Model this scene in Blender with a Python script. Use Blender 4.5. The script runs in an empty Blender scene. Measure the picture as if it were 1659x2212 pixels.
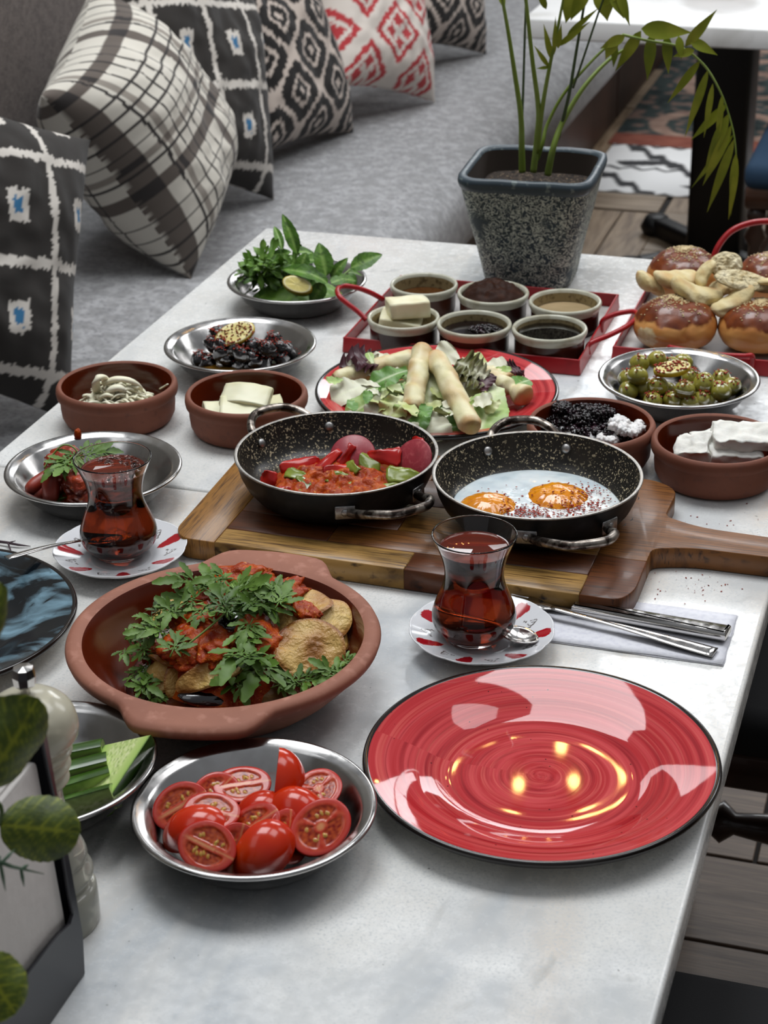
import bpy, bmesh, math, random
import numpy as np
from mathutils import Vector, Matrix, noise
from mathutils.geometry import tessellate_polygon

# ------------------------------------------------------------------ camera, sky, lamps, exposure
SC = bpy.context.scene
COL = bpy.context.collection
IW, IH = 1659.0, 2212.0
FPX = 4100.0
T = 0.75                      # table top height
CAMZ = T + 0.86
PITCH, ROLL, YAW = math.radians(26.0), math.radians(-1.0), math.radians(17.8)
_rz = Matrix.Rotation(YAW, 3, 'Z')
_cr, _sr = math.cos(ROLL), math.sin(ROLL)
_r0 = Vector((1, 0, 0)); _u0 = Vector((0, math.sin(PITCH), math.cos(PITCH)))
FWD = _rz @ Vector((0, math.cos(PITCH), -math.sin(PITCH)))
RIGHT = _rz @ (_cr*_r0 + _sr*_u0)
DOWN = _rz @ (_sr*_r0 - _cr*_u0)
CP = Vector((0, 0, CAMZ))
cam_d = bpy.data.cameras.new('camera'); cam = bpy.data.objects.new('camera', cam_d); COL.objects.link(cam)
cam_d.sensor_fit = 'VERTICAL'; cam_d.sensor_height = 24.0; cam_d.sensor_width = 18.0
cam_d.lens = FPX/IH*24.0
cam_d.clip_start = 0.02; cam_d.clip_end = 100
m = Matrix.Identity(4)
for i in range(3):
    m[i][0] = RIGHT[i]; m[i][1] = -DOWN[i]; m[i][2] = -FWD[i]; m[i][3] = CP[i]
cam.matrix_world = m
cam_d.dof.use_dof = True; cam_d.dof.focus_distance = 1.72; cam_d.dof.aperture_fstop = 9.0
SC.camera = cam

w = bpy.data.worlds.new('sky'); SC.world = w; w.use_nodes = True
nt = w.node_tree; nt.nodes.clear()
o = nt.nodes.new('ShaderNodeOutputWorld'); bg = nt.nodes.new('ShaderNodeBackground')
tc = nt.nodes.new('ShaderNodeTexCoord'); sx = nt.nodes.new('ShaderNodeSeparateXYZ'); rp = nt.nodes.new('ShaderNodeValToRGB')
nt.links.new(tc.outputs['Generated'], sx.inputs[0]); nt.links.new(sx.outputs[2], rp.inputs[0])
rp.color_ramp.elements[0].position = 0.0; rp.color_ramp.elements[0].color = (.26, .26, .27, 1)
rp.color_ramp.elements[1].position = 1.0; rp.color_ramp.elements[1].color = (.90, .94, 1.0, 1)
nt.links.new(rp.outputs[0], bg.inputs[0]); bg.inputs[1].default_value = 0.36
nt.links.new(bg.outputs[0], o.inputs[0])

def area(name, loc, size, power, col, target=None):
    d = bpy.data.lights.new(name, 'AREA'); d.shape = 'RECTANGLE'; d.size, d.size_y = size
    d.energy = power; d.color = col
    ob = bpy.data.objects.new(name, d); COL.objects.link(ob); ob.location = loc
    if target is not None:
        ob.rotation_euler = (Vector(target)-Vector(loc)).to_track_quat('-Z', 'Y').to_euler()
    return ob
# panes of the glass roof over the courtyard, an added fill for the far end, and one tall window far behind the benches
area('overhead_light', (-1.3, 2.9, 4.3), (1.8, 1.8), 108, (.95, .98, 1.0))
area('overhead_light', (0.8, 3.0, 4.3), (1.5, 1.8), 48, (.97, .98, 1.0))
area('overhead_light', (-2.1, 0.4, 4.3), (1.3, 2.4), 12, (.95, .98, 1.0))
area('overhead_light', (2.4, 7.0, 4.3), (1.8, 2.4), 60, (.97, .98, 1.0), (-1.0, 5.2, .3))  # added fill that brightens the far bench and floor, set sideways against table glare
area('window_light', (-3.4, 6.6, 3.4), (1.8, 2.0), 62, (.97, .98, 1.0), (-.5, 1.6, .8))
area('window_light', (-1.0, 9.3, 3.7), (2.6, 1.4), 90, (.94, .97, 1.0), (-.5, 2.0, .8))

SC.view_settings.view_transform = 'Standard'; SC.view_settings.look = 'None'
SC.view_settings.gamma = 1.0; SC.view_settings.exposure = 0.0
try: SC.view_settings.use_curve_mapping = False
except Exception: pass
SC.cycles.use_denoising = True
SC.cycles.max_bounces = 10; SC.cycles.transmission_bounces = 8; SC.cycles.glossy_bounces = 4
SC.cycles.diffuse_bounces = 3; SC.cycles.transparent_max_bounces = 8
SC.cycles.caustics_reflective = False; SC.cycles.caustics_refractive = False
SC.cycles.sample_clamp_indirect = 4.0

# ------------------------------------------------------------------ helpers
rnd = random.Random(7)
CR = _rz @ Vector((1, 0, 0))          # horizontal right of the viewer
CF = _rz @ Vector((0, 1, 0))          # horizontal away from the viewer
UP = Vector((0, 0, 1))

def at(u, v, h=0.0):
    "point h metres above the table top that the photo shows at pixel u, v"
    d = FWD + (u-IW/2)/FPX*RIGHT + (v-IH/2)/FPX*DOWN
    return CP + d*((T+h-CAMZ)/d.z)
def at_x(u, v, x):
    d = FWD + (u-IW/2)/FPX*RIGHT + (v-IH/2)/FPX*DOWN
    return CP + d*(x/d.x)
def at_y(u, v, y):
    d = FWD + (u-IW/2)/FPX*RIGHT + (v-IH/2)/FPX*DOWN
    return CP + d*(y/d.y)
def H(s):
    s = s.lstrip('#'); c = [int(s[i:i+2], 16)/255 for i in (0, 2, 4)]
    return tuple((x/12.92 if x <= .04045 else ((x+.055)/1.055)**2.4) for x in c)
def n3(x, y, z): return noise.noise(Vector((x, y, z)))
def sst(a, b, x):
    t = max(0., min(1., (x-a)/(b-a))); return t*t*(3-2*t)
def mixc(a, b, t): return tuple(a[i]*(1-t)+b[i]*t for i in range(3))

def M(name, col, rough=.5, metal=0., layers=(), bump=(), spec=.5, attr=False, coat=0., trans=0., ior=1.45, sss=0., sheen=0., rlay=None, two=None):
    """layers: (scale, colour, lo, hi, detail, (stretch xyz), kind)"""
    mt = bpy.data.materials.new(name); mt.use_nodes = True; nt = mt.node_tree; N = nt.nodes; L = nt.links
    p = N['Principled BSDF']
    p.inputs['Roughness'].default_value = rough; p.inputs['Metallic'].default_value = metal
    p.inputs['Specular IOR Level'].default_value = spec
    p.inputs['Coat Weight'].default_value = coat; p.inputs['Coat Roughness'].default_value = .06
    p.inputs['Transmission Weight'].default_value = trans; p.inputs['IOR'].default_value = ior
    if sss:
        p.inputs['Subsurface Weight'].default_value = sss; p.inputs['Subsurface Radius'].default_value = (.006, .003, .002); p.inputs['Subsurface Scale'].default_value = 1.0
    if sheen: p.inputs['Sheen Weight'].default_value = sheen
    tc = N.new('ShaderNodeTexCoord'); oi = N.new('ShaderNodeObjectInfo')
    ml = N.new('ShaderNodeMath'); ml.operation = 'MULTIPLY'; ml.inputs[1].default_value = 3.7; L.new(oi.outputs['Random'], ml.inputs[0])
    ad = N.new('ShaderNodeVectorMath'); ad.operation = 'ADD'; L.new(tc.outputs['Object'], ad.inputs[0]); L.new(ml.outputs[0], ad.inputs[1])
    def tex(scale, detail, stretch, kind):
        src = ad.outputs[0]
        if stretch:
            mp = N.new('ShaderNodeMapping'); mp.inputs['Scale'].default_value = stretch; L.new(src, mp.inputs[0]); src = mp.outputs[0]
        if kind == 'vor':
            t = N.new('ShaderNodeTexVoronoi'); t.inputs['Scale'].default_value = scale; L.new(src, t.inputs[0]); return t.outputs['Distance']
        t = N.new('ShaderNodeTexNoise'); t.inputs['Scale'].default_value = scale; t.inputs['Detail'].default_value = detail
        if kind == 'warp': t.inputs['Distortion'].default_value = 1.6
        L.new(src, t.inputs[0]); return t.outputs[0]
    if attr:
        a = N.new('ShaderNodeAttribute'); a.attribute_name = 'Col'; cur = a.outputs['Color']
    else:
        c = N.new('ShaderNodeRGB'); c.outputs[0].default_value = (*col, 1); cur = c.outputs[0]
    for ly in layers:
        ly = tuple(ly)+(None,)*(7-len(ly)); sc_, c2, lo, hi, det, st, kd = ly
        f = tex(sc_, det if det is not None else 3, st, kd)
        mr = N.new('ShaderNodeMapRange'); mr.inputs[1].default_value = lo; mr.inputs[2].default_value = hi; L.new(f, mr.inputs[0])
        mx = N.new('ShaderNodeMix'); mx.data_type = 'RGBA'; L.new(mr.outputs[0], mx.inputs[0]); L.new(cur, mx.inputs[6])
        if len(c2) == 3: mx.inputs[7].default_value = (*c2, 1)
        cur = mx.outputs[2]
    L.new(cur, p.inputs['Base Color'])
    if rlay:
        f = tex(rlay[0], 3, None, None); mr = N.new('ShaderNodeMapRange'); mr.inputs[1].default_value = .35; mr.inputs[2].default_value = .65
        mr.inputs[3].default_value = rlay[1]; mr.inputs[4].default_value = rlay[2]; L.new(f, mr.inputs[0]); L.new(mr.outputs[0], p.inputs['Roughness'])
    nrm = None
    for b in bump:
        b = tuple(b)+(None,)*(6-len(b)); bs, strength, dist, det, st, kd = b
        bn = N.new('ShaderNodeBump'); bn.inputs['Strength'].default_value = strength; bn.inputs['Distance'].default_value = dist
        L.new(tex(bs, det if det is not None else 4, st, kd), bn.inputs['Height'])
        if nrm: L.new(nrm, bn.inputs['Normal'])
        nrm = bn.outputs[0]
    if nrm: L.new(nrm, p.inputs['Normal'])
    return mt

def mesh(name, V, F, mat, colors=None, smooth=True, idx=None):
    me = bpy.data.meshes.new(name); me.from_pydata([tuple(v) for v in V], [], [tuple(f) for f in F])
    for mm in (mat if isinstance(mat, (list, tuple)) else [mat]): me.materials.append(mm)
    if idx is not None: me.polygons.foreach_set('material_index', idx)
    if smooth: me.polygons.foreach_set('use_smooth', [True]*len(me.polygons))
    if colors is not None:
        a = me.color_attributes.new('Col', 'FLOAT_COLOR', 'POINT')
        a.data.foreach_set('color', np.array([(c[0], c[1], c[2], 1.) for c in colors], dtype=np.float32).ravel())
    me.update(); return me
def link(name, me, parent=None, loc=None, mat4=None):
    o = bpy.data.objects.new(name, me); COL.objects.link(o)
    if parent is not None: o.parent = parent
    if loc is not None: o.location = loc
    if mat4 is not None: o.matrix_basis = mat4
    return o
def tag(o, label=None, cat=None, group=None, kind=None):
    if label: o['label'] = label
    if cat: o['category'] = cat
    if group: o['group'] = group
    if kind: o['kind'] = kind
    return o
def thing(name, label, cat, loc=(0, 0, 0), rz=0., group=None):
    o = bpy.data.objects.new(name, None); COL.objects.link(o); o.empty_display_size = .02
    o.location = loc; o.rotation_euler = (0, 0, rz); return tag(o, label, cat, group)
def obj(name, VF, mat, parent=None, loc=None, colors=None, smooth=True, idx=None, mat4=None):
    return link(name, mesh(name, VF[0], VF[1], mat, colors, smooth, idx), parent, loc, mat4)
def dup(o, loc=None, label=None, mat4=None):
    c = o.copy(); COL.objects.link(c)
    if loc is not None: c.location = loc
    if mat4 is not None: c.matrix_basis = mat4
    if label: c['label'] = label
    for ch in list(o.children):
        d = ch.copy(); COL.objects.link(d); d.parent = c
        for g in list(ch.children):
            e = g.copy(); COL.objects.link(e); e.parent = d
    return c
def frame(loc, x, z):
    "matrix with local X along x and local Z near z"
    x = Vector(x).normalized(); z = Vector(z); y = z.cross(x).normalized(); z = x.cross(y).normalized()
    mm = Matrix.Identity(4)
    for i in range(3): mm[i][0] = x[i]; mm[i][1] = y[i]; mm[i][2] = z[i]; mm[i][3] = loc[i]
    return mm
def zframe(loc, z, spin=0.):
    "matrix with local Z along z"
    z = Vector(z).normalized(); a = CR if abs(z.dot(CR)) < .9 else UP
    mm = frame(loc, (a - z*a.dot(z)), z)
    return mm @ Matrix.Rotation(spin, 4, 'Z')
def tint(VF, c): return [c]*len(VF[0])
def join(parts):
    V, F, C = [], [], []
    for p in parts:
        o = len(V); V += list(p[0]); F += [tuple(i+o for i in f) for f in p[1]]
        if len(p) > 2: C += list(p[2])
    return (V, F, C) if C else (V, F)
def xf(VF, mm):
    r = [[mm @ Vector(v) for v in VF[0]], VF[1]]
    return tuple(r)+tuple(VF[2:])

def lathe(prof, n=64, fr=None, fz=None):
    """prof [(r,z)] ; fr(theta,i) radial factor; returns V,F,seg index of each face"""
    V, F, S = [], [], []; rows = []
    for i, (r, z) in enumerate(prof):
        if r < 1e-6: rows.append([len(V)]); V.append((0, 0, z)); continue
        row = []
        for k in range(n):
            t = 2*math.pi*k/n; q = r*(fr(t, i) if fr else 1.); row.append(len(V))
            V.append((q*math.cos(t), q*math.sin(t), z+(fz(t, i) if fz else 0.)))
        rows.append(row)
    for i in range(len(rows)-1):
        a, b = rows[i], rows[i+1]
        for k in range(n):
            k2 = (k+1) % n
            if len(a) == 1 and len(b) == 1: continue
            if len(a) == 1: F.append((a[0], b[k2], b[k]))
            elif len(b) == 1: F.append((a[k], a[k2], b[0]))
            else: F.append((a[k], a[k2], b[k2], b[k]))
            S.append(i)
    return V, F, S
def smoothp(P, sub=4):
    "Catmull-Rom through points"
    P = [Vector(p) for p in P]; out = []
    for i in range(len(P)-1):
        p0 = P[max(i-1, 0)]; p1 = P[i]; p2 = P[i+1]; p3 = P[min(i+2, len(P)-1)]
        for k in range(sub):
            t = k/sub
            out.append(.5*((2*p1)+(p2-p0)*t+(2*p0-5*p1+4*p2-p3)*t*t+(3*p1-p0-3*p2+p3)*t**3))
    out.append(P[-1]); return out
def tube(P, r, n=10, closed=False, flat=1.):
    P = [Vector(p) for p in P]; m_ = len(P)
    R = r if isinstance(r, (list, tuple)) else [r]*m_
    V, F = [], []; nv = None
    for i in range(m_):
        if closed: d = P[(i+1) % m_]-P[i-1]
        else: d = P[min(i+1, m_-1)]-P[max(i-1, 0)]
        d.normalize()
        if nv is None:
            nv = d.cross(UP) if abs(d.z) < .95 else d.cross(Vector((1, 0, 0)))
            nv.normalize()
        nv = (nv-d*nv.dot(d)).normalized(); b = d.cross(nv)
        for k in range(n):
            t = 2*math.pi*k/n; V.append(P[i]+(nv*math.cos(t)+b*math.sin(t)*flat)*R[i])
    for i in range(m_ if closed else m_-1):
        j = (i+1) % m_
        for k in range(n):
            k2 = (k+1) % n; F.append((i*n+k, i*n+k2, j*n+k2, j*n+k))
    if not closed:
        F.append(tuple(range(n-1, -1, -1))); F.append(tuple((m_-1)*n+k for k in range(n)))
    return V, F
def box(sx, sy, sz, bev=.002, seg=2, c=(0, 0, 0)):
    bm = bmesh.new(); bmesh.ops.create_cube(bm, size=1.)
    for v in bm.verts: v.co = Vector((v.co.x*sx+c[0], v.co.y*sy+c[1], v.co.z*sz+c[2]))
    if bev: bmesh.ops.bevel(bm, geom=bm.edges[:], offset=bev, segments=seg, profile=.5, affect='EDGES')
    V = [v.co.copy() for v in bm.verts]; F = [[v.index for v in f.verts] for f in bm.faces]; bm.free(); return V, F
def prism(P, z0, z1, bev=.002, seg=2):
    "extruded outline"
    bm = bmesh.new(); vs = [bm.verts.new((p[0], p[1], z0)) for p in P]; f = bm.faces.new(vs)
    if f.normal.z > 0: f.normal_flip()
    r = bmesh.ops.extrude_face_region(bm, geom=[f])
    for g in r['geom']:
        if isinstance(g, bmesh.types.BMVert): g.co.z = z1
    bm.normal_update(); bmesh.ops.recalc_face_normals(bm, faces=bm.faces[:])
    if bev:
        ed = [e for e in bm.edges if abs(e.verts[0].co.z-e.verts[1].co.z) < 1e-7]
        bmesh.ops.bevel(bm, geom=ed, offset=bev, segments=seg, profile=.5, affect='EDGES')
    bm.verts.index_update()
    V = [v.co.copy() for v in bm.verts]; F = [[v.index for v in f.verts] for f in bm.faces]; bm.free(); return V, F
def rounded(P, r, k=6):
    "round the corners of a polygon"
    out = []; n = len(P)
    rr = r if isinstance(r, (list, tuple)) else [r]*n
    for i in range(n):
        a, b, c = Vector(P[i-1]), Vector(P[i]), Vector(P[(i+1) % n])
        if rr[i] <= 0: out.append(b); continue
        q = min(rr[i], (a-b).length*.49, (c-b).length*.49)
        p1 = b+(a-b).normalized()*q; p2 = b+(c-b).normalized()*q
        for j in range(k+1):
            t = j/k; out.append((1-t)**2*p1+2*t*(1-t)*b+t*t*p2)
    return out
_ico = {}
def ico(sub):
    if sub not in _ico:
        bm = bmesh.new(); bmesh.ops.create_icosphere(bm, subdivisions=sub, radius=1.)
        _ico[sub] = ([v.co.copy() for v in bm.verts], [[v.index for v in f.verts] for f in bm.faces]); bm.free()
    return _ico[sub]
def blob(sx, sy, sz, amp=.15, freq=1.5, seed=0., sub=3, oct=2, box_=0.):
    V0, F = ico(sub); V = []
    for v in V0:
        d = 1+amp*n3(v.x*freq+seed, v.y*freq, v.z*freq)+(amp*.5*n3(v.x*freq*2.7, v.y*freq*2.7+seed, v.z*freq*2.7) if oct > 1 else 0)
        if box_:
            mxx = max(abs(v.x), abs(v.y), abs(v.z)); q = v/mxx; v2 = v.lerp(q*.85, box_)
        else: v2 = v
        V.append((v2.x*sx*d, v2.y*sy*d, v2.z*sz*d))
    return V, [tuple(f) for f in F]
def grid(nu, nv, fn, wrap=False):
    V = [fn(i/(nu-1), j/(nv-1)) for i in range(nu) for j in range(nv)]
    F = [(i*nv+j, (i+1)*nv+j, (i+1)*nv+j+1, i*nv+j+1) for i in range(nu-1) for j in range(nv-1)]
    return V, F
def leaf(L, W, n=12, m_=2, prof='oval', bend=.3, fold=.25, ruf=0., rufn=3, serr=0., sn=9, curl=0., seed=0.):
    V, F = [], []; k = 2*m_+1
    for i in range(n+1):
        t = i/n
        if prof == 'oval': ww = math.sin(math.pi*min(1, t**.8))**.75 if 0 < t < 1 else 0
        elif prof == 'lance': ww = (math.sin(math.pi*t**.7))**1.1 if 0 < t < 1 else 0
        elif prof == 'lobe': ww = (t*1.6)*(1-t**6) if t < .62 else max(0, 1-((t-.62)/.38)**2.)*.99
        elif prof == 'round': ww = math.sqrt(max(0, 1-(2*t-1)**2))
        elif prof == 'lettuce': ww = .35+.65*sst(0, .6, t); ww *= math.sqrt(max(0, 1-max(0, (t-.75)/.25)**2))
        else: ww = prof(t)
        if serr: ww *= 1+serr*(((t*sn) % 1)-.5)
        ww = max(ww, .02)*W/2
        for j in range(-m_, m_+1):
            s = j/m_; y = ww*s
            x = L*t; z = fold*abs(y)-bend*L*t*t
            if ruf: z += ruf*W*abs(s)**1.5*math.sin(rufn*2*math.pi*t+s*1.7+seed); x += ruf*W*.15*abs(s)*math.cos(rufn*2*math.pi*t*1.3+seed)
            if curl: z += curl*y*y/max(W, 1e-6)
            V.append((x, y, z))
    for i in range(n):
        for j in range(k-1): F.append((i*k+j, (i+1)*k+j, (i+1)*k+j+1, i*k+j+1))
    return V, F
def leafcol(n, m_, base, dark, vein):
    "colours for a leaf grid: side veins and midrib"
    out = []
    for i in range(n+1):
        for j in range(-m_, m_+1):
            c = mixc(base, dark, .5+.5*math.sin(i*1.9+abs(j)*1.1)*.8)
            if j == 0: c = vein
            out.append(c)
    return out
def mound(rx, ry, h, nr=26, nt=64, amp=.004, freq=60, seed=0., edge=1.6, fn=None, base=0., jag=.06):
    "lumpy heap with a closed flat underside"
    V = [(0, 0, base+h+amp*n3(seed, 0, 0))]; F = []
    for i in range(1, nr+1):
        s = i/nr
        for k in range(nt):
            t = 2*math.pi*k/nt; j = 1+jag*n3(math.cos(t)*2+seed, math.sin(t)*2, 3.)
            x, y = rx*s*j*math.cos(t), ry*s*j*math.sin(t)
            z = h*(1-s**edge)+(amp*(n3(x*freq, y*freq, seed)+.5*n3(x*freq*2.3, y*freq*2.3, seed+5)))*(1-s**8)
            if fn: z += fn(x, y, s)
            V.append((x, y, base+max(z, 0.)))
    for k in range(nt): F.append((0, 1+k, 1+(k+1) % nt))
    for i in range(nr-1):
        for k in range(nt):
            a = 1+i*nt+k; b = 1+i*nt+(k+1) % nt; F.append((a, a+nt, b+nt, b))
    c = len(V); V.append((0, 0, base-.001)); o_ = 1+(nr-1)*nt
    for k in range(nt): F.append((o_+(k+1) % nt, o_+k, c))
    return V, F
def chunk(sx, sy, sz, amp=.0012, freq=90, seed=0., cuts=6, rnd_=.25, skew=0.):
    "a cut piece: box with softened, slightly uneven faces"
    bm = bmesh.new(); bmesh.ops.create_cube(bm, size=2.); bmesh.ops.subdivide_edges(bm, edges=bm.edges[:], cuts=cuts, use_grid_fill=True)
    V = []
    for v in bm.verts:
        c = v.co; q = c.normalized()*1.25; c2 = c.lerp(q, rnd_*(max(0, sum(1 for a in c if abs(a) > .8)-1)*.25))
        p = Vector((c2.x*sx/2, c2.y*sy/2+skew*c2.x*sx/2, c2.z*sz/2))
        d = Vector((n3(p.x*freq+seed, p.y*freq, p.z*freq), n3(p.x*freq, p.y*freq+seed, p.z*freq+9), n3(p.x*freq+4, p.y*freq, p.z*freq+seed)))
        V.append(p+d*amp)
    F = [[v.index for v in f.verts] for f in bm.faces]; bm.free(); return V, F
def speckle(pts, size, seed=1, flat=.4):
    "many tiny irregular flakes as one mesh"
    r = random.Random(seed); V, F = [], []
    for p in pts:
        s = size*r.uniform(.5, 1.4); a = r.uniform(0, 6.28); b = r.uniform(-.5, .5); o_ = len(V)
        ca, sa = math.cos(a), math.sin(a)
        for (x, y, z) in ((1, 0, 0), (0, .6, 0), (-.9, .1, 0), (0, -.6, 0), (.1, 0, flat)):
            V.append((p[0]+s*(x*ca-y*sa), p[1]+s*(x*sa+y*ca), p[2]+s*z+s*b*x*.4))
        F += [(o_, o_+1, o_+4), (o_+1, o_+2, o_+4), (o_+2, o_+3, o_+4), (o_+3, o_, o_+4), (o_+3, o_+2, o_+1, o_)]
    return V, F
# ------------------------------------------------------------------ shared materials
mWall = M('plaster', H('8d8a84'), .85, layers=[(3, H('7d7a75'), .4, .7)])
mBrownWall = M('dark_wood_panel', H('4a352a'), .45, layers=[(6, H('33241c'), .35, .65, 5, (1, 1, .15))])
mPlank = M('wood_look_tile', H('77675a'), .5, layers=[(7, H('5a4c41'), .38, .68, 6, (1, 9, 1)), (30, H('8a7867'), .5, .75, 4, (.4, 8, 1))], bump=[(60, .25, .001, 4, (.3, 6, 1))])
mPlankV = M('wood_look_tile_turned', H('a38d74'), .5, layers=[(7, H('6e5944'), .38, .68, 6, (9, 1, 1)), (30, H('a68d70'), .5, .75, 4, (8, .4, 1))])
mGrout = M('grout', H('2a2624'), .9)
mFelt = M('grey_felt', H('868687'), .95, layers=[(38, H('a0a0a2'), .42, .62, 4), (120, H('707072'), .5, .7, 2)], bump=[(300, .3, .001)], sheen=.25)
mFeltDark = M('brown_grey_felt', H('6c625d'), .95, layers=[(60, H('5a514d'), .42, .62, 4), (200, H('7d746e'), .52, .7, 2)], bump=[(300, .25, .001)], sheen=.1)
mMarble = M('white_marble', H('d9d8d4'), .22, spec=.5, layers=[
    (2.2, H('cfc3b6'), .52, .72, 3, (1.6, .5, 1), 'warp'), (3.0, H('b9bdc0'), .50, .66, 5, (1.8, .5, 1), 'warp'),
    (16, H('e6e6e4'), .45, .75, 6), (9, H('a9a9a6'), .64, .74, 7, (1.2, .55, 1), 'warp'), (150, H('6d6d6d'), .74, .80, 2), (420, H('c4c6c6'), .5, .75, 2)], rlay=(120, .16, .3))
mMarbleFar = M('pale_marble', H('e2e2e1'), .3, layers=[(4, H('c4c3bf'), .5, .7, 5, None, 'warp')])
mBlack = M('black_painted_metal', (.004, .004, .005), .45)
mBlackCloth = M('black_upholstery', (.006, .006, .007), .85, bump=[(500, .3, .0006)])
mDarkWood = M('dark_walnut', H('2e1c14'), .35, layers=[(8, H('452a1b'), .45, .7, 4, (1, 6, 1))], coat=.3)
mBrownWood = M('brown_wood', H('8a5a34'), .4, layers=[(8, H('5f3a20'), .45, .7, 4, (6, 1, 1))])
mBlue = M('navy_cloth', H('1f3850'), .85)

# ------------------------------------------------------------------ setting
fl = obj('floor', ([(-3, -2, -.006), (4, -2, -.006), (4, 9.5, -.006), (-3, 9.5, -.006)], [(0, 1, 2, 3)]), mGrout, smooth=False); tag(fl, kind='structure')
pk = mesh('plank', *box(.92, .186, .006, .0012, 1), mPlank, smooth=False)
y = .3; r = 0
while y < 4.0:
    for k in range(3):
        o = link('plank', pk, fl, (-.95+(r % 3)*.31+k*.926, y+.093, -.003)); 
    y += .192; r += 1
mPlankL = M('pale_wood_look_tile', H('a5917a'), .5, layers=[(7, H('7f6d59'), .38, .68, 6, (1, 9, 1)), (30, H('a3907a'), .5, .75, 4, (.4, 8, 1))])
pw = mesh('plank', *box(.56, .112, .006, .0012, 1), mPlankL, smooth=False)
pv = mesh('plank', *box(.112, .56, .006, .0012, 1), mPlankV, smooth=False)
for bx in range(4):
    for by in range(5):
        ox, oy = -1.40+bx*.58, 4.05+by*.58
        for q in range(5):
            if (bx+by) % 2 == 0: link('plank', pw, fl, (ox+.28, oy+.056+q*.1165, -.003))
            else: link('plank', pv, fl, (ox+.056+q*.1165, oy+.28, -.003))
def wall(name, a, b, h=3.2, t=.12):
    a, b = Vector(a), Vector(b); c = (a+b)/2; L = (b-a).length
    V, F = box(L, t, h, 0); o = obj(name, (V, F), mWall, loc=(c.x, c.y, h/2-.006), smooth=False); o.rotation_euler[2] = math.atan2(b.y-a.y, b.x-a.x)
    return tag(o, kind='structure')
wall('wall_left', (-2.05, -2, 0), (-2.05, 9.5, 0), 2.6)
wall('wall_back', (-2.0, 9.45, 0), (4, 9.45, 0), 2.6)
wall('wall_right', (3.2, -2, 0), (3.2, 9.4, 0), 2.6)
sk = obj('baseboard_left', box(.03, 10, .12, .004, 1), mBrownWall, loc=(-1.965, 4, .06), smooth=False); tag(sk, kind='structure')

# bench
bn = thing('bench', 'long grey felt bench running along the wall behind the cushions', 'bench', (-1.4, 4.2, 0))
V, F = [], []
prof = [(-.42, -.14), (.30, -.14), (.335, -.13), (.352, -.105), (.36, -.06), (.36, -.01), (.352, .015), (.33, .034), (.29, .044), (.2, .048), (0, .05), (-.42, .05)]
ny = 60
for i in range(ny+1):
    yy = -3.9+i*(7.9/ny)
    for (a, b) in prof: V.append((a+.003*n3(yy*2, b*9, 1), yy, b+.41+(.004*n3(a*4, yy*2, 0))))
n_ = len(prof)
for i in range(ny):
    for k in range(n_):
        k2 = (k+1) % n_; F.append((i*n_+k, (i+1)*n_+k, (i+1)*n_+k2, i*n_+k2))
F.append(tuple(range(n_))); F.append(tuple(ny*n_+k for k in range(n_-1, -1, -1)))
obj('seat_cushion', (V, F), mFelt, bn)
for k in range(8):
    obj('base_panel', box(.03, .96, .262, .004, 1), mBrownWall, bn, (.235, -3.4+k*.98, .133), smooth=False)
for k in range(9):
    obj('back_panel', box(.14, .885, .62, .025, 3), mFeltDark, bn, (-.47+.0, -3.45+k*.9+.005, .73+.012))

# tables
def table(name, label, x0, x1, y0, y1, mat, th=.034, ped=None):
    t = thing(name, label, 'table', ((x0+x1)/2, (y0+y1)/2, 0)); sx, sy = x1-x0, y1-y0
    obj('tabletop', box(sx, sy, th, .0045, 3), mat, t, (0, 0, T-th/2))
    px_, py_ = ped or (0, 0)
    obj('pedestal', lathe([(0, 0), (.05, 0), (.05, .6), (.05, T-th-.04), (.16, T-th-.012), (.16, T-th), (0, T-th)], 32)[:2], mBlack, t, (px_, py_, 0))
    V, F = join([xf(box(.52, .055, .05, .012, 2), Matrix.Rotation(a, 4, 'Z')) for a in (math.pi/4, -math.pi/4)]+[xf(lathe([(0, 0), (.035, 0), (.045, .02), (.03, .05), (0, .05)], 16)[:2], Matrix.Translation((.27*math.cos(a), .27*math.sin(a), -.025))) for a in (math.pi/4, 3*math.pi/4, 5*math.pi/4, 7*math.pi/4)])
    obj('base', (V, F), mBlack, t, (px_, py_, .0255)); return t
table('marble_table', 'near white marble table carrying the red plate and the wooden board', -1.0, -.135, .3, 1.6765, mMarble)
table('marble_table', 'second white marble table under the clay bowls, trays and plant pot', -1.0, -.135, 1.6785, 2.56, mMarble)
ft = table('marble_table', 'distant white marble table on a black pedestal at upper right', -.985, .15, 4.13, 5.1, mMarbleFar, .045, (-.2, .2))
# broad black column under the far table
fc = obj('table_column', box(.14, .16, T-.05, .012, 2), mBlack, ft, (-.20, .2, (T-.05)/2))

# rugs
kw = H('efefee'); kb = H('3c3c3e')
def kilim(u, v):
    x, y = u*4.2, v*1.5; j = .03*n3(x*9, y*9, 0)
    a = abs(((x+y*.6) % 1.4)-.7); z = (abs(((x*7) % 1)-.5))*.16
    if abs(a-.34+z) < .05: return kb
    if abs(((x-.9*y) % 1.05)-.5)+abs(((y*1.6) % 1)-.5) < .22+j: return kb
    if ((y+z) % .75) < .06: return kb
    return kw
def perse(u, v):
    x, y = u*1.7, v*2.0; q = n3(x*22, y*22, 3)+.5*n3(x*45, y*45, 1)
    d = math.hypot((x % .5)-.25, ((y % .5)-.25))
    if v < .055: return mixc(H('8f5443'), H('7b4033'), .5+q)
    if abs(d-.16) < .022 or d < .04: return mixc(H('a58a7a'), H('8b6f62'), .5+q)
    if q > .22: return H('7d665c')
    if q < -.25: return H('232d2e')
    return mixc(H('3c4a48'), H('2f3838'), .5+q)
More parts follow.
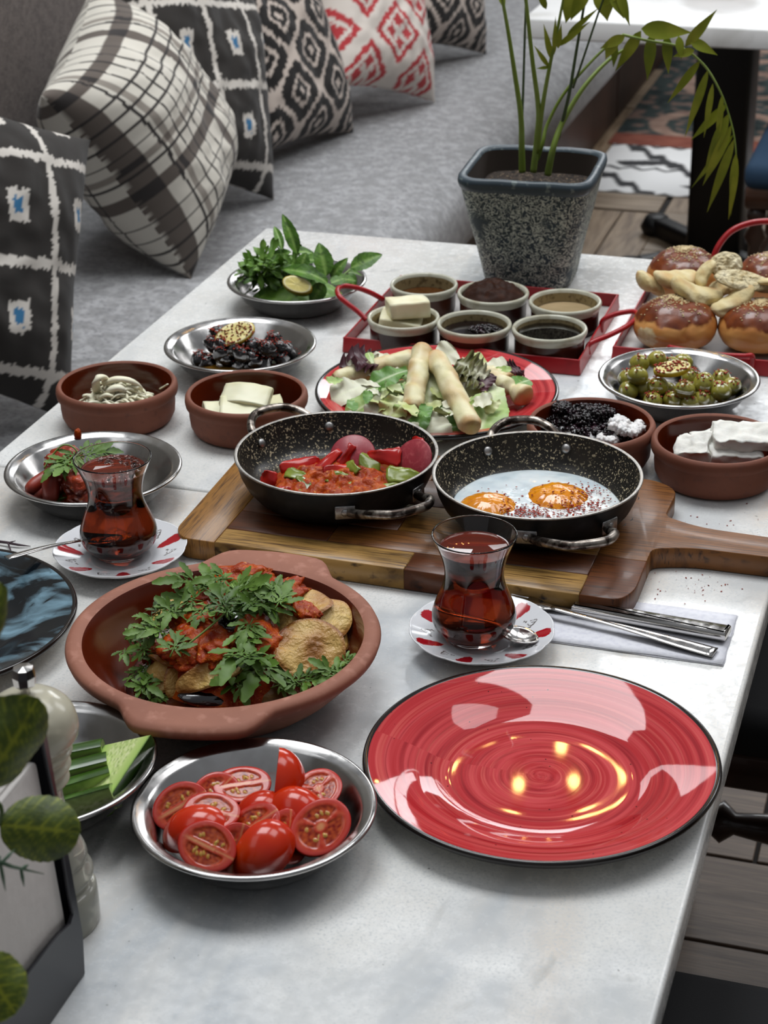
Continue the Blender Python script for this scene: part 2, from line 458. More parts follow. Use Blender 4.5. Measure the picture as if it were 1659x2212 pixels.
mRug = M('woven_rug', (1, 1, 1), .95, attr=True, bump=[(300, .4, .001)])
def rug(name, lab, x0, x1, y0, y1, fn, n1, n2, z=.004):
    V, F = grid(n1, n2, lambda u, v: (x0+(x1-x0)*u, y0+(y1-y0)*v, z+.0006*n3(u*9, v*9, 0)))
    C = [fn(i/(n1-1), j/(n2-1)) for i in range(n1) for j in range(n2)]
    e = len(V); V += [(x0, y0, .0002), (x1, y0, .0002), (x1, y1, .0002), (x0, y1, .0002)]; C += [C[0]]*4
    c00, c10, c11, c01 = 0, (n1-1)*n2, n1*n2-1, n2-1
    F += [tuple([e, e+1]+[i*n2 for i in range(n1-1, -1, -1)]), tuple([e+1, e+2]+[(n1-1)*n2+j for j in range(n2-1, -1, -1)]), tuple([e+2, e+3]+[i*n2+n2-1 for i in range(n1)]), tuple([e+3, e]+list(range(n2)))]
    return tag(obj(name, (V, F), mRug, colors=C, smooth=False), lab, 'rug')
rug('kilim_rug', 'white and charcoal geometric kilim on the floor beside the bench', -1.10, 1.0, 5.36, 5.885, kilim, 260, 90)
rug('persian_rug', 'dark green and rust persian rug on the floor beyond the kilim', -1.12, 1.0, 5.89, 8.2, perse, 220, 240)
fr_ = thing('stool', 'brown wooden stool frame standing on the persian rug under the far table', 'stool', (-.64, 6.4, .0055))
for sx_ in (-.21, .21):
    for sy_ in (-.2, .2): obj('leg', box(.032, .032, .44, .004, 1), mBrownWood, fr_, (sx_+.0, sy_, .22), smooth=False)
for sy_ in (-.2, .2): obj('rail', box(.42, .026, .04, .004, 1), mBrownWood, fr_, (0, sy_, .40), smooth=False)
obj('seat', box(.46, .46, .03, .01, 2), mBrownWood, fr_, (0, 0, .455))

# chairs
def turned(L, r, axis='z'):
    pr = [(0, 0), (r*.9, 0), (r, L*.05), (r*.65, L*.10), (r*1.15, L*.15), (r*.6, L*.2), (r*.85, L*.35), (r*1.0, L*.5), (r*.85, L*.65), (r*.6, L*.8), (r*1.15, L*.85), (r*.65, L*.9), (r, L*.95), (r*.9, L), (0, L)]
    V, F, _ = lathe(pr, 18)
    if axis == 'x': V = [(v[2]-L/2, v[1], -v[0]) for v in V]
    if axis == 'y': V = [(v[0], v[2]-L/2, -v[1]) for v in V]; F = [tuple(reversed(f)) for f in F] if False else F
    return V, F
def chair(lab, x, y, clothmat, woodmat, rz=0., grp=None, back=True):
    c = thing('dining_chair' if back else 'upholstered_stool', lab, 'chair' if back else 'stool', (x, y, 0), rz, grp); w_ = .42
    obj('seat', box(w_, w_, .06, .022, 3), clothmat, c, (0, 0, .497))
    obj('seat_rail', box(w_-.01, w_-.01, .05, .006, 1), woodmat, c, (0, 0, .452))
    for a in (-1, 1):
        for b in (-1, 1): obj('leg', turned(.428, .021), woodmat, c, (a*.18, b*.18, 0))
        obj('stretcher', turned(.33, .014, 'y'), woodmat, c, (a*.18, 0, .265))
        if back: obj('back_post', box(.03, .03, .48, .006, 1), woodmat, c, (.19, a*.18, .465+.235), smooth=False)
    obj('stretcher', turned(.33, .024, 'x'), woodmat, c, (0, .06, .20))
    if back: obj('backrest', box(.035, .33, .2, .012, 2), clothmat, c, (.19, 0, .82)); return c
chair('black cushioned dining chair tucked under the table edge beside the red plate', -.09, 1.955, mBlackCloth, mDarkWood)
chair('black cushioned dining chair nearest the camera at lower right', -.09, 1.12, mBlackCloth, mDarkWood)
p = at(1690, 395, .46-T)
chair('navy cushioned dark wooden stool standing right of the black column', p.x+.14, p.y+.10, mBlue, mDarkWood, back=False)

# pot base on the far table
mTerr = M('pink_stoneware', H('a08a7e'), .8, layers=[(60, H('8b756b'), .45, .65, 4)])
p = at(1552, -18, 0)
V, F, _ = lathe([(0, 0), (.07, 0), (.082, .012), (.088, .06), (.09, .09), (.084, .09), (.082, .03), (0, .03)], 8)
tag(obj('plant_pot', (V, F), mTerr, loc=(p.x, p.y, T+.0005), smooth=False), 'pinkish faceted stoneware pot on the distant marble table', 'pot')

# ------------------------------------------------------------------ cushions
mCush = M('printed_cotton', (1, 1, 1), .9, attr=True, bump=[(240, .25, .0008, 3), (14, .35, .006, 2)], sheen=.1)
cB, cW, cBl = H('26221f'), H('c9c3bb'), H('2f6c96')
def jag(u, v, s=0.):
    return (u+.012*n3(u*8+s, v*70, 1), v+.02*n3(u*75, v*7+s, 2))
def ikat_blue(u, v):
    u, v = jag(u, v); a = u*3.1+v*.5+.35; b = v*2.7-u*.5+.15
    fa, fb = (a % 1)-.5, (b % 1)-.5; d = max(abs(fa), abs(fb))
    if d > .455: return cW
    if abs(fa) < .055 and abs(fb) < .07: return cBl
    if abs(fa) < .125 and abs(fb) < .15: return cW
    return cB
kB, kW = H('1a1716'), H('bdb0a6')
def ikat_bw(u, v):
    u, v = jag(u, v, 3.); a = (u+v)*2.6; b = (u-v)*2.6+.3
    fa, fb = (a % 1)-.5, (b % 1)-.5; d = (abs(fa)**5+abs(fb)**5)**(1/5)
    if d > .452: return kW
    if .19 < d < .255: return kW
    if d < .07: return kW
    return kB
rR, rW = H('b63b3f'), H('d8cfc6')
def ikat_red(u, v):
    u, v = jag(u, v, 6.); a = (u+v)*2.0; b = (u-v)*2.0+.2
    fa, fb = (a % 1)-.5, (b % 1)-.5; d = max(abs(fa), abs(fb))
    if d > .38: return rW
    if .22 < d < .29: return rW
    if (abs(fa) < .05 or abs(fb) < .05) and d < .2: return rW
    return rR
pW, pD, pM = H('cbc6bb'), H('2f2b2a'), H('6e645c')
def plaid(u, v):
    def s(x):
        x = (x*1.95) % 1
        if x < .11: return 2
        if .22 < x < .245: return 1.6
        if .27 < x < .33: return 1.
        if abs(x-.42) < .010 or abs(x-.55) < .010 or abs(x-.68) < .01 or abs(x-.82) < .01: return 1.5
        return 0
    a, b = s(u+.004*n3(u*30, v*30, 0)), s(v+.13)
    k = 0
    if a == 2: k += .55
    elif a: k += .3 if a == 1 else .62
    if b == 2: k += .55
    elif b: k += .3 if b == 1 else .62
    if k <= 0: return pW
    if k <= .35: return mixc(pW, pM, .75)
    if k <= .6: return mixc(pM, pD, .35)
    return pD
def cushion(lab, c, au, av, S, thick, fn, N=130, seed=0., name='cushion'):
    au = Vector(au).normalized(); av = Vector(av); nz = au.cross(av).normalized(); av = nz.cross(au).normalized()
    V, C, F = [], [], []
    for side in (1, -1):
        for i in range(N):
            for j in range(N):
                u, v = i/(N-1), j/(N-1); a, b = 2*u-1, 2*v-1
                e = (max(0, 1-abs(a)**3.2))**.62*(max(0, 1-abs(b)**3.2))**.62
                x = a*S/2*(1-.09*(1-b*b)*abs(a)**2); y_ = b*S/2*(1-.09*(1-a*a)*abs(b)**2)
                z = side*thick/2*e*(1+.12*n3(a*1.7+seed, b*1.7, side*2.)) + .006*e*n3(a*6+seed, b*6, 5.)
                V.append((x, y_, z)); C.append(fn(u, v) if side > 0 else fn(1-u, v))
    for s in (0, 1):
        o_ = s*N*N
        for i in range(N-1):
            for j in range(N-1):
                q = (o_+i*N+j, o_+(i+1)*N+j, o_+(i+1)*N+j+1, o_+i*N+j+1); F.append(q if s == 0 else q[::-1])
    mm = Matrix.Identity(4)
    for k in range(3): mm[k][0] = au[k]; mm[k][1] = av[k]; mm[k][2] = nz[k]; mm[k][3] = c[k]
    zm = min((mm @ Vector(v)).z for v in V); k = 1-(.458-zm)/(CAMZ-c[2])   # slide along the bench until it rests on the seat
    for i in range(3): mm[i][3] = CP[i]+(c[i]-CP[i])*k
    o = obj(name, (V, F), mCush, colors=C, mat4=mm); return tag(o, lab, 'cushion')
def crot(n, up, deg):
    "in-plane axes of a cushion with normal n, turned by deg"
    n = Vector(n).normalized(); b = (Vector(up)-n*Vector(up).dot(n)).normalized(); a = b.cross(n)
    t = math.radians(deg); return a*math.cos(t)+b*math.sin(t), -a*math.sin(t)+b*math.cos(t)
a, b = crot((.93, -.35, .4), (0, 0, 1), -30)
cushion('black and white ikat cushion with blue squares at the left edge of the photo', at_x(-95, 520, -1.50), a, b, .46, .17, ikat_blue, seed=1)
a, b = crot((.88, .05, .5), (0, 0, 1), 17)
cushion('large black and cream plaid cushion with a corner pointing forward', at_x(305, 280, -1.42), a, b, .44, .27, plaid, 170, seed=2)
a, b = crot((.93, -.2, .35), (0, 0, 1), -22)
cushion('black ikat cushion with blue squares tucked behind the plaid cushion', at_x(412, 160, -1.60), a, b, .46, .17, ikat_blue, seed=3)
a, b = crot((.93, -.15, .4), (0, 0, 1), -6)
cushion('black and cream diamond ikat cushion behind the blue squared one', at_x(592, 110, -1.53), a, b, .44, .18, ikat_bw, seed=4)
a, b = crot((.93, -.2, .4), (0, 0, 1), -18)
cushion('red and white ikat cushion on the grey bench', at_x(800, 20, -1.52), a, b, .42, .17, ikat_red, seed=5)
a, b = crot((.93, -.2, .4), (0, 0, 1), -15)
cushion('black and cream ikat cushion farthest along the bench behind the red one', at_x(925, -60, -1.55), a, b, .42, .17, ikat_bw, 90, seed=6)
# ------------------------------------------------------------------ tableware
mSteel = M('brushed_steel', (.47, .46, .45), .2, 1., layers=[(30, (.34, .33, .32), .4, .7, 4)], rlay=(60, .14, .27), bump=[(90, .06, .0006, 2, (1, 1, .1))])
mSteelDull = M('worn_steel', (.34, .30, .26), .3, .9, layers=[(70, (.035, .025, .02), .42, .56, 5)], rlay=(60, .2, .45), bump=[(160, .3, .0006)])
mClay = M('terracotta', H('72412f'), .72, layers=[(14, H('804c39'), .4, .7, 4), (120, H('6b3f31'), .55, .75, 3)], bump=[(150, .12, .0006)])
mClayGlaze = M('glazed_clay', H('551c0a'), .16, layers=[(12, H('431506'), .4, .7, 3)], spec=.6)
mClayLight = M('terracotta_raw', H('95604c'), .72, layers=[(14, H('855341'), .4, .7, 4), (90, H('a67260'), .55, .75, 4)], bump=[(120, .2, .0006)])
mWhiteGl = M('white_glaze', H('d9d6cd'), .12, spec=.6)
mBlkGl = M('black_glaze', H('17110f'), .12, spec=.6)
mBlueGl = M('blue_black_glaze', H('0a1015'), .12, layers=[(11, H('7d9fb0'), .47, .66, 10, (.7, 1.5, 1), 'warp'), (26, H('0a1218'), .52, .66, 8, None, 'warp')], spec=.6)

def radial_mat():
    mt = M('brushed_red_glaze', H('b8383c'), .035, spec=.45); nt = mt.node_tree; N = nt.nodes; L = nt.links; p = N['Principled BSDF']
    tc = N.new('ShaderNodeTexCoord'); sp = N.new('ShaderNodeSeparateXYZ'); L.new(tc.outputs['Object'], sp.inputs[0])
    def mth(op, a, b=None):
        q = N.new('ShaderNodeMath'); q.operation = op
        for i, x in enumerate((a, b)):
            if x is None: continue
            if isinstance(x, (int, float)): q.inputs[i].default_value = x
            else: L.new(x, q.inputs[i])
        return q.outputs[0]
    r = mth('SQRT', mth('ADD', mth('MULTIPLY', sp.outputs[0], sp.outputs[0]), mth('MULTIPLY', sp.outputs[1], sp.outputs[1])))
    th = mth('ARCTAN2', sp.outputs[1], sp.outputs[0]); rs = mth('MAXIMUM', r, .0001)
    cx_, cy_ = mth('DIVIDE', sp.outputs[0], rs), mth('DIVIDE', sp.outputs[1], rs)
    rr = mth('ADD', r, mth('MULTIPLY', th, .0009))
    cur = None
    for (fr, fa, c2, lo, hi) in ((150, .42, H('c4474a'), .42, .66), (520, .5, H('cf5f58'), .5, .8), (260, .6, H('8f1f26'), .50, .74)):
        cb = N.new('ShaderNodeCombineXYZ'); L.new(mth('MULTIPLY', cx_, fa), cb.inputs[0]); L.new(mth('MULTIPLY', cy_, fa), cb.inputs[1]); L.new(mth('MULTIPLY', rr, fr), cb.inputs[2])
        t = N.new('ShaderNodeTexNoise'); t.inputs['Scale'].default_value = 1.; t.inputs['Detail'].default_value = 3; L.new(cb.outputs[0], t.inputs[0])
        mr = N.new('ShaderNodeMapRange'); mr.inputs[1].default_value = lo; mr.inputs[2].default_value = hi; L.new(t.outputs[0], mr.inputs[0])
        mx = N.new('ShaderNodeMix'); mx.data_type = 'RGBA'; L.new(mr.outputs[0], mx.inputs[0]); mx.inputs[7].default_value = (*c2, 1)
        if cur is None: mx.inputs[6].default_value = (*H('ad2c30'), 1)
        else: L.new(cur, mx.inputs[6])
        cur = mx.outputs[2]
    t = N.new('ShaderNodeTexVoronoi'); t.inputs['Scale'].default_value = 95; L.new(tc.outputs['Object'], t.inputs[0])
    lt = mth('LESS_THAN', t.outputs['Distance'], .07); t2 = N.new('ShaderNodeTexNoise'); t2.inputs['Scale'].default_value = 60; L.new(tc.outputs['Object'], t2.inputs[0])
    k = mth('MULTIPLY', lt, mth('GREATER_THAN', t2.outputs[0], .52)); mx = N.new('ShaderNodeMix'); mx.data_type = 'RGBA'; L.new(k, mx.inputs[0]); L.new(cur, mx.inputs[6]); mx.inputs[7].default_value = (*H('3a1514'), 1)
    L.new(mx.outputs[2], p.inputs['Base Color'])
    bp = N.new('ShaderNodeBump'); bp.inputs['Strength'].default_value = .012; bp.inputs['Distance'].default_value = .0003; L.new(t.outputs['Distance'], bp.inputs['Height'])
    cb = N.new('ShaderNodeCombineXYZ'); L.new(mth('MULTIPLY', rr, 420), cb.inputs[2]); t3 = N.new('ShaderNodeTexNoise'); t3.inputs['Scale'].default_value = 1.; L.new(cb.outputs[0], t3.inputs[0]); L.new(t3.outputs[0], bp.inputs['Height'])
    L.new(bp.outputs[0], p.inputs['Normal']); return mt
mRedGl = radial_mat()

def plate(lab, x, y, R, mat, h=.024):
    t = thing('dinner_plate', lab, 'plate', (x, y, T+.0005)); k = R/.14
    def sc(P): return [(r*k, z) for r, z in P]
    V, F, S = lathe(sc([(0, .0048), (.05, .0048), (.07, .0048), (.078, .0056), (.086, .0078), (.095, .0115), (.11, .0165), (.125, .0205), (.1355, h-.001)]), 128); obj('well', (V, F), mat, t)
    V, F, S = lathe(sc([(.1355, h-.001), (.1380, h), (.1395, h-.0006), (.1402, h-.003), (.139, h-.0055), (.1370, h-.0062)]), 128); obj('rim', (V, F), mBlkGl, t)
    V, F, S = lathe(sc([(.1370, h-.0062), (.12, .0145), (.105, .009), (.094, .004), (.088, .0), (.084, .0), (.082, .0015), (0, .0015)]), 128); obj('underside', (V, F), mWhiteGl, t)
    return t
plate('empty red brush-glazed dinner plate with a black rim at the near right', -.2722, 1.244, .1418, mRedGl)
plate('red black-rimmed plate holding the fried rolls on lettuce', -.5634, 1.9631, .1414, mRedGl)
plate('dark blue marbled plate cut off by the left edge of the photo', -.8640, 1.318, .137, mBlueGl)

DP = [(0, .0), (.052, .0), (.062, .004), (.074, .0155), (.0835, .0305), (.087, .0325), (.0915, .0335), (.0927, .0350), (.0920, .0368), (.0895, .0372), (.0860, .0352), (.0835, .0345), (.0805, .0325), (.071, .0175), (.060, .0062), (.050, .0018), (0, .0012)]
dish_me = None
def dish(lab, x, y):
    global dish_me
    if dish_me is None:
        V, F, S = lathe(DP, 96); dish_me = mesh('steel_dish', V, F, mSteel)
    return tag(link('steel_dish', dish_me, loc=(x, y, T+.0005)), lab, 'dish')
D_TOM, D_CUC, D_OL, D_DATE, D_MEAT, D_GR = (-.4604, 1.101), (-.6345, 1.1022), (-.2948, 2.0379), (-.8237, 2.006), (-.8417, 1.6291), (-.8375, 2.2483)
dish('round steel dish full of halved tomatoes', *D_TOM)
_dc = dish('round steel dish of cucumber pieces behind the pepper mill', *D_CUC); _dc.rotation_euler = (0, -math.radians(2.6), 0); _dc.location.z += .0042; _dc.location.x -= .004
dish('round steel dish of green olives by the right edge', *D_OL)
dish('round steel dish of black olives topped with a lemon slice', *D_DATE)
dish('round steel dish of sauced meatballs at the left edge', *D_MEAT)
dish('round steel dish heaped with mint and rocket leaves', *D_GR)

def clay_bowl(lab, x, y, R=.0695, h=.046):
    t = thing('clay_bowl', lab, 'bowl', (x, y, T+.0005)); k = R/.0695
    V, F, S = lathe([(r*k, z) for r, z in [(0, .0), (.056, .0), (.061, .003), (.0645, .010), (.0655, .020), (.0655, .0300), (.0665, .0315), (.0690, .0335), (.0697, .038), (.0692, .0425), (.067, h), (.0645, h+.0003), (.0628, h-.0015)]], 72)
    obj('body', (V, F), mClay, t)
    V, F, S = lathe([(r*k, z) for r, z in [(.0628, h-.0015), (.0605, .036), (.0595, .020), (.056, .009), (.048, .006), (0, .0055)]], 72)
    obj('glazed_inside', (V, F), mClayGlaze, t); return t
B1, B2, B3, B4 = (-.906, 1.8295), (-.7520, 1.8420), (-.3608, 1.8620), (-.2235, 1.8520)
clay_bowl('terracotta bowl of shredded white string cheese', *B1)
clay_bowl('terracotta bowl of sliced pale yellow cheese behind the pan handle', *B2)
clay_bowl('terracotta bowl of dark berry preserve and white curd', *B3)
clay_bowl('terracotta bowl of white feta blocks at the right edge', *B4)

# ramekins
mRamOut = M('brown_stoneware', H('3c1c14'), .25, layers=[(20, H('2a120d'), .4, .7), (9, H('4d2a1c'), .5, .7)], spec=.5)
mRamRim = M('cream_glaze', H('b9b7a6'), .2, layers=[(50, H('a29c86'), .5, .7, 3)], spec=.5)
mRamIn = M('speckled_glaze', H('8f7f5c'), .3, layers=[(160, H('5f5036'), .5, .68, 3)])
def ramekin(lab, x, y, R=.0465):
    t = thing('ramekin', lab, 'ramekin', (x, y, T+.0025)); k = R/.0465
    V, F, S = lathe([(r*k, z) for r, z in [(0, 0), (.038, 0), (.0415, .002), (.043, .008), (.0432, .026), (.0436, .0275)]], 56); obj('body', (V, F), mRamOut, t)
    V, F, S = lathe([(r*k, z) for r, z in [(.0436, .0275), (.0448, .0305), (.0462, .0335), (.0465, .0365), (.0455, .0388), (.0435, .0392), (.0418, .0378), (.0408, .0345)]], 56); obj('rim', (V, F), mRamRim, t)
    V, F, S = lathe([(r*k, z) for r, z in [(.0408, .0345), (.0398, .028), (.039, .015), (.036, .006), (0, .005)]], 56); obj('glazed_inside', (V, F), mRamIn, t); return t
R_CH, R_MO, R_JA, R_BU, R_HO, R_TA = (-.5709, 2.2545), (-.4715, 2.145), (-.5650, 2.1375), (-.6560, 2.1370), (-.6660, 2.2620), (-.4742, 2.2450)
ramekin('white rimmed ramekin heaped with chocolate spread', *R_CH)
ramekin('white rimmed ramekin of black molasses at the tray front right', *R_MO)
ramekin('white rimmed ramekin of dark berry jam at the tray front middle', *R_JA)
ramekin('white rimmed ramekin holding butter blocks', *R_BU, R=.0455)
ramekin('white rimmed ramekin of golden brown honey at the tray back left', *R_HO, R=.0445)
ramekin('white rimmed ramekin of beige tahini at the tray back right', *R_TA)
def surf(name, lab, cat, x, y, z, R, mat, bulge=.0003, amp=0.):
    V, F = mound(R, R, bulge+.0005, 14, 48, amp, 90, 3, 3, jag=0)
    V = [(v[0], v[1], v[2]-.003 if i == len(V)-1 else v[2]) for i, v in enumerate(V)]
    return tag(obj(name, (V, F), mat, loc=(x, y, z)), lab, cat)
mTahini = M('tahini', H('a48f6e'), .25, layers=[(30, H('93805f'), .4, .7)])
mHoney = M('honey', H('4a2b12'), .06, spec=.8)
mMolas = M('molasses', H('0a0604'), .05, spec=.9)
surf('tahini', 'beige tahini pool in a ramekin', 'spread', *R_TA, T+.0255, .0400, mTahini)
surf('honey', 'amber honey pool in a ramekin', 'spread', *R_HO, T+.0235, .0375, mHoney)
surf('molasses', 'glossy black molasses pool in a ramekin', 'spread', *R_MO, T+.0325, .0408, mMolas)
mChoc = M('chocolate_spread', H('2c160c'), .6, spec=.15, layers=[(80, H('3c2114'), .5, .7)], bump=[(120, .3, .001)])
V, F = mound(.0400, .0400, .016, 36, 72, .0045, 75, 2, 2.8, jag=.05)
tag(obj('chocolate_spread', (V, F), mChoc, loc=(*R_CH, T+.0370)), 'thick brown chocolate spread heaped in a ramekin', 'spread')
mJam = M('berry_jam', H('0d0508'), .10, layers=[(70, H('1d0a10'), .5, .7)], spec=.7)
surf('jam', 'dark berry jam pool in a ramekin', 'jam', *R_JA, T+.0290, .0400, mJam)
mButter = M('butter', H('e0d9b4'), .45, layers=[(60, H('ebe6c8'), .4, .7)], sss=.15)
p = at(868, 683, .040); p.x, p.y = R_BU[0], R_BU[1]
o = obj('butter', chunk(.052, .045, .016, .0012, 60, 1), mButter, mat4=Matrix.Translation((R_BU[0]-.004, R_BU[1], T+.033)) @ Matrix.Rotation(.2, 4, 'Z') @ Matrix.Rotation(.16, 4, 'Y')); tag(o, 'lower butter block, mostly hidden in the ramekin', 'butter', 'butter blocks in the ramekin')
o = obj('butter', chunk(.050, .044, .020, .0012, 60, 2), mButter, mat4=Matrix.Translation((R_BU[0]+.004, R_BU[1]+.004, T+.052)) @ Matrix.Rotation(.5, 4, 'Z') @ Matrix.Rotation(-.12, 4, 'X')); tag(o, 'upper butter block rising above its ramekin', 'butter', 'butter blocks in the ramekin')
# berries in the jam
def berries(c, rx, ry, h, n, r, seed, sub=1):
    q = random.Random(seed); P = []
    V0, F0 = ico(sub)
    for i in range(n):
        a = q.uniform(0, 6.28); s = math.sqrt(q.random()); z = h*(1-s**1.8)*q.uniform(.55, 1.05); rr = r*q.uniform(.7, 1.25)
        P.append(([(c[0]+rx*s*math.cos(a)+v.x*rr, c[1]+ry*s*math.sin(a)+v.y*rr, c[2]+z+v.z*rr*.9) for v in V0], F0))
    return join(P)
mBerry = M('dark_berries', H('0e0709'), .22, layers=[(140, H('2a0f1c'), .5, .66)], spec=.6)
tag(obj('berries', berries((0, 0, 0), .022, .013, .006, 150, .0026, 5), mBerry, loc=(R_JA[0]+.014, R_JA[1]+.006, T+.030)), 'cluster of dark berries rising out of the jam', 'berries', kind='stuff')

# red trays
mRedPaint = M('red_enamel', H('a3141c'), .28, layers=[(40, H('8c1118'), .5, .7)], spec=.5)
mTrayIn = M('printed_tray_base', H('b9b6b2'), .5, layers=[(30, H('a5a19d'), .45, .7)])
mRedDull = M('dull_red_enamel', H('9c3940'), .4)
def tray(lab, x0, x1, y0, y1, h=.02):
    t = thing('serving_tray', lab, 'tray', ((x0+x1)/2, (y0+y1)/2, T+.0005)); sx, sy = x1-x0, y1-y0
    obj('tray_base', box(sx-.004, sy-.004, .0016, 0, c=(0, 0, .001)), mTrayIn, t, smooth=False)
    P = [(-sx/2, -sy/2), (sx/2, -sy/2), (sx/2, sy/2), (-sx/2, sy/2)]
    for i in range(4):
        a = Vector((*P[i], 0)); b = Vector((*P[(i+1) % 4], 0)); c = (a+b)/2; L = (b-a).length; n_ = Vector(((b-a).y, -(b-a).x, 0)).normalized()
        mm = frame(c-n_*.0008+UP*(h/2), b-a, UP) @ Matrix.Rotation(-.10, 4, 'X')
        obj('side', box(L, .0022, h, .0008, 1), mRedPaint, t, mat4=mm, smooth=False)
    return t
t1 = tray('red metal tray carrying six ramekins', -.724, -.4235, 2.099, 2.345)
def loop(t, name, P, mat=None, r=.0034):
    o_ = Vector(t.location); return obj(name, tube([Vector(p)-o_ for p in smoothp(P, 8)], r, 10), mat or mRedPaint, t)
loop(t1, 'handle', [at(792, 692, .018), at(775, 675, .026), at(752, 657, .036), at(733, 640, .044), at(729, 626, .047), at(742, 618, .047), at(772, 622, .042), at(802, 633, .032), at(828, 647, .020)])
loop(t1, 'handle', [at(1271, 765, .006), at(1273, 744, .018), at(1319, 723, .026), at(1355, 704, .032), at(1376, 686, .036), at(1374, 675, .038), at(1358, 673, .037), at(1326, 680, .032), at(1302, 693, .024), at(1299, 716, .008)])
t2 = tray('red metal tray piled with buns and torn bread at the right edge', -.395, -.06, 2.155, 2.46)
loop(t2, 'handle', [(-.325, 2.152, T+.006), (-.325, 2.150, T+.026), (-.315, 2.142, T+.030), (-.27, 2.132, T+.031), (-.235, 2.138, T+.030), (-.225, 2.150, T+.026), (-.225, 2.152, T+.006)])
loop(t2, 'handle', [(-.318, 2.463, T+.012), (-.318, 2.47, T+.045), (-.300, 2.488, T+.072), (-.265, 2.50, T+.084), (-.225, 2.50, T+.082), (-.20, 2.488, T+.065), (-.195, 2.465, T+.012)], mRedPaint, .0042)

# ------------------------------------------------------------------ wooden board
def woodmat():
    return M('board_wood', (1, 1, 1), .42, attr=True, layers=[(34, H('3c200f'), .47, .72, 7, (.6, 12, 1)), (120, H('24120a'), .56, .72, 5, (.5, 14, 1))], coat=.06, bump=[(60, .25, .0005, 4, (1, 14, 1))])
mWood = woodmat()
mWoodV = M('board_wood_cross', (1, 1, 1), .42, attr=True, layers=[(34, H('4a2a12'), .5, .72, 7, (12, .6, 1)), (120, H('2d180c'), .56, .75, 5, (14, .5, 1))], coat=.06)
bd = thing('serving_board', 'wooden paddle serving board under the two small pans', 'board', (-.48, 1.64, T+.0005))
def W(x, y): return (x+.48, y-1.64)
out = [W(-.713, 1.545), W(-.700, 1.527), W(-.262, 1.517), W(-.252, 1.54), W(-.252, 1.628), W(-.215, 1.640), W(-.10, 1.640), W(-.02, 1.64), W(-.02, 1.68), W(-.10, 1.680), W(-.215, 1.686), W(-.252, 1.702), W(-.250, 1.765), W(-.275, 1.783), W(-.695, 1.783), W(-.716, 1.765)]
out = rounded(out, [.02, .02, .03, .02, .01, .02, .02, .012, .012, .02, .02, .01, .02, .02, .02, .02], 6)
HB = .022
# strips of different wood glued side by side; each is one part
from mathutils.geometry import intersect_line_line_2d
def clip(P, axis, val, keep_less):
    out_ = []
    for i in range(len(P)):
        a, b = P[i-1], P[i]; ia = (a[axis] <= val) == keep_less; ib = (b[axis] <= val) == keep_less
        if ia != ib:
            t = (val-a[axis])/(b[axis]-a[axis]); out_.append((a[0]+(b[0]-a[0])*t, a[1]+(b[1]-a[1])*t))
        if ib: out_.append((b[0], b[1]))
    return out_
wc = [H('96682f'), H('5c3015'), H('a98247'), H('66381a'), H('7d4e22')]
def strip(x0, x1, y0, y1, col, vert=False):
    P = [(v[0], v[1]) for v in out]
    P = clip(P, 0, x1+.48, True); P = clip(P, 0, x0+.48, False); P = clip(P, 1, y1-1.64, True); P = clip(P, 1, y0-1.64, False)
    if len(P) < 3: return
    Q = [P[0]]
    for q in P[1:]:
        if math.hypot(q[0]-Q[-1][0], q[1]-Q[-1][1]) > 3e-4: Q.append(q)
    if math.hypot(Q[0][0]-Q[-1][0], Q[0][1]-Q[-1][1]) < 3e-4: Q.pop()
    VF = prism(Q, 0, HB, .0009, 1); obj('wood_strip', VF, mWoodV if vert else mWood, bd, colors=tint(VF, col))
g = .0002
strip(-.72, -.665, 1.50, 1.80, wc[0], True)
for (y0, y1, cuts) in ((1.50, 1.5585, [(-.665, -.470, 2), (-.470, -.395, 1), (-.395, -.300, 2)]), (1.5585, 1.600, [(-.665, -.56, 1), (-.56, -.42, 4), (-.42, -.3, 1)]), (1.600, 1.66, [(-.665, -.5, 3), (-.5, -.3, 0)]), (1.66, 1.72, [(-.665, -.45, 1), (-.45, -.3, 2)]), (1.72, 1.80, [(-.665, -.5, 4), (-.5, -.3, 3)])):
    for (x0, x1, c) in cuts: strip(x0+g, x1-g, y0+g, y1-g, wc[c])
strip(-.300+g, 0, 1.50, 1.60-g, wc[3]); strip(-.300+g, 0, 1.60+g, 1.80, wc[4])
# burnt marks on the board
mBurn = M('burnt_mark', (.004, .003, .002), .6)
bp_ = []
for (px_, py_, L, a) in ((1385, 1083, .012, .4), (1372, 1110, .010, 2.2), (1368, 1128, .012, .1), (1352, 1140, .014, .0)):
    c = at(px_, py_, HB); P = [c+Vector((math.cos(a+k*.35)*L*k/4-L/2, math.sin(a+k*.35)*L*k/4, .0003)) for k in range(5)]
    bp_.append(tube([Vector(q)-Vector(bd.location)+Vector((0, 0, 0)) for q in P], [.0003, .0009, .0011, .0008, .0002], 5, flat=.3))
o = obj('burnt_mark', join(bp_), mBurn, bd); o['kind'] = 'stuff'

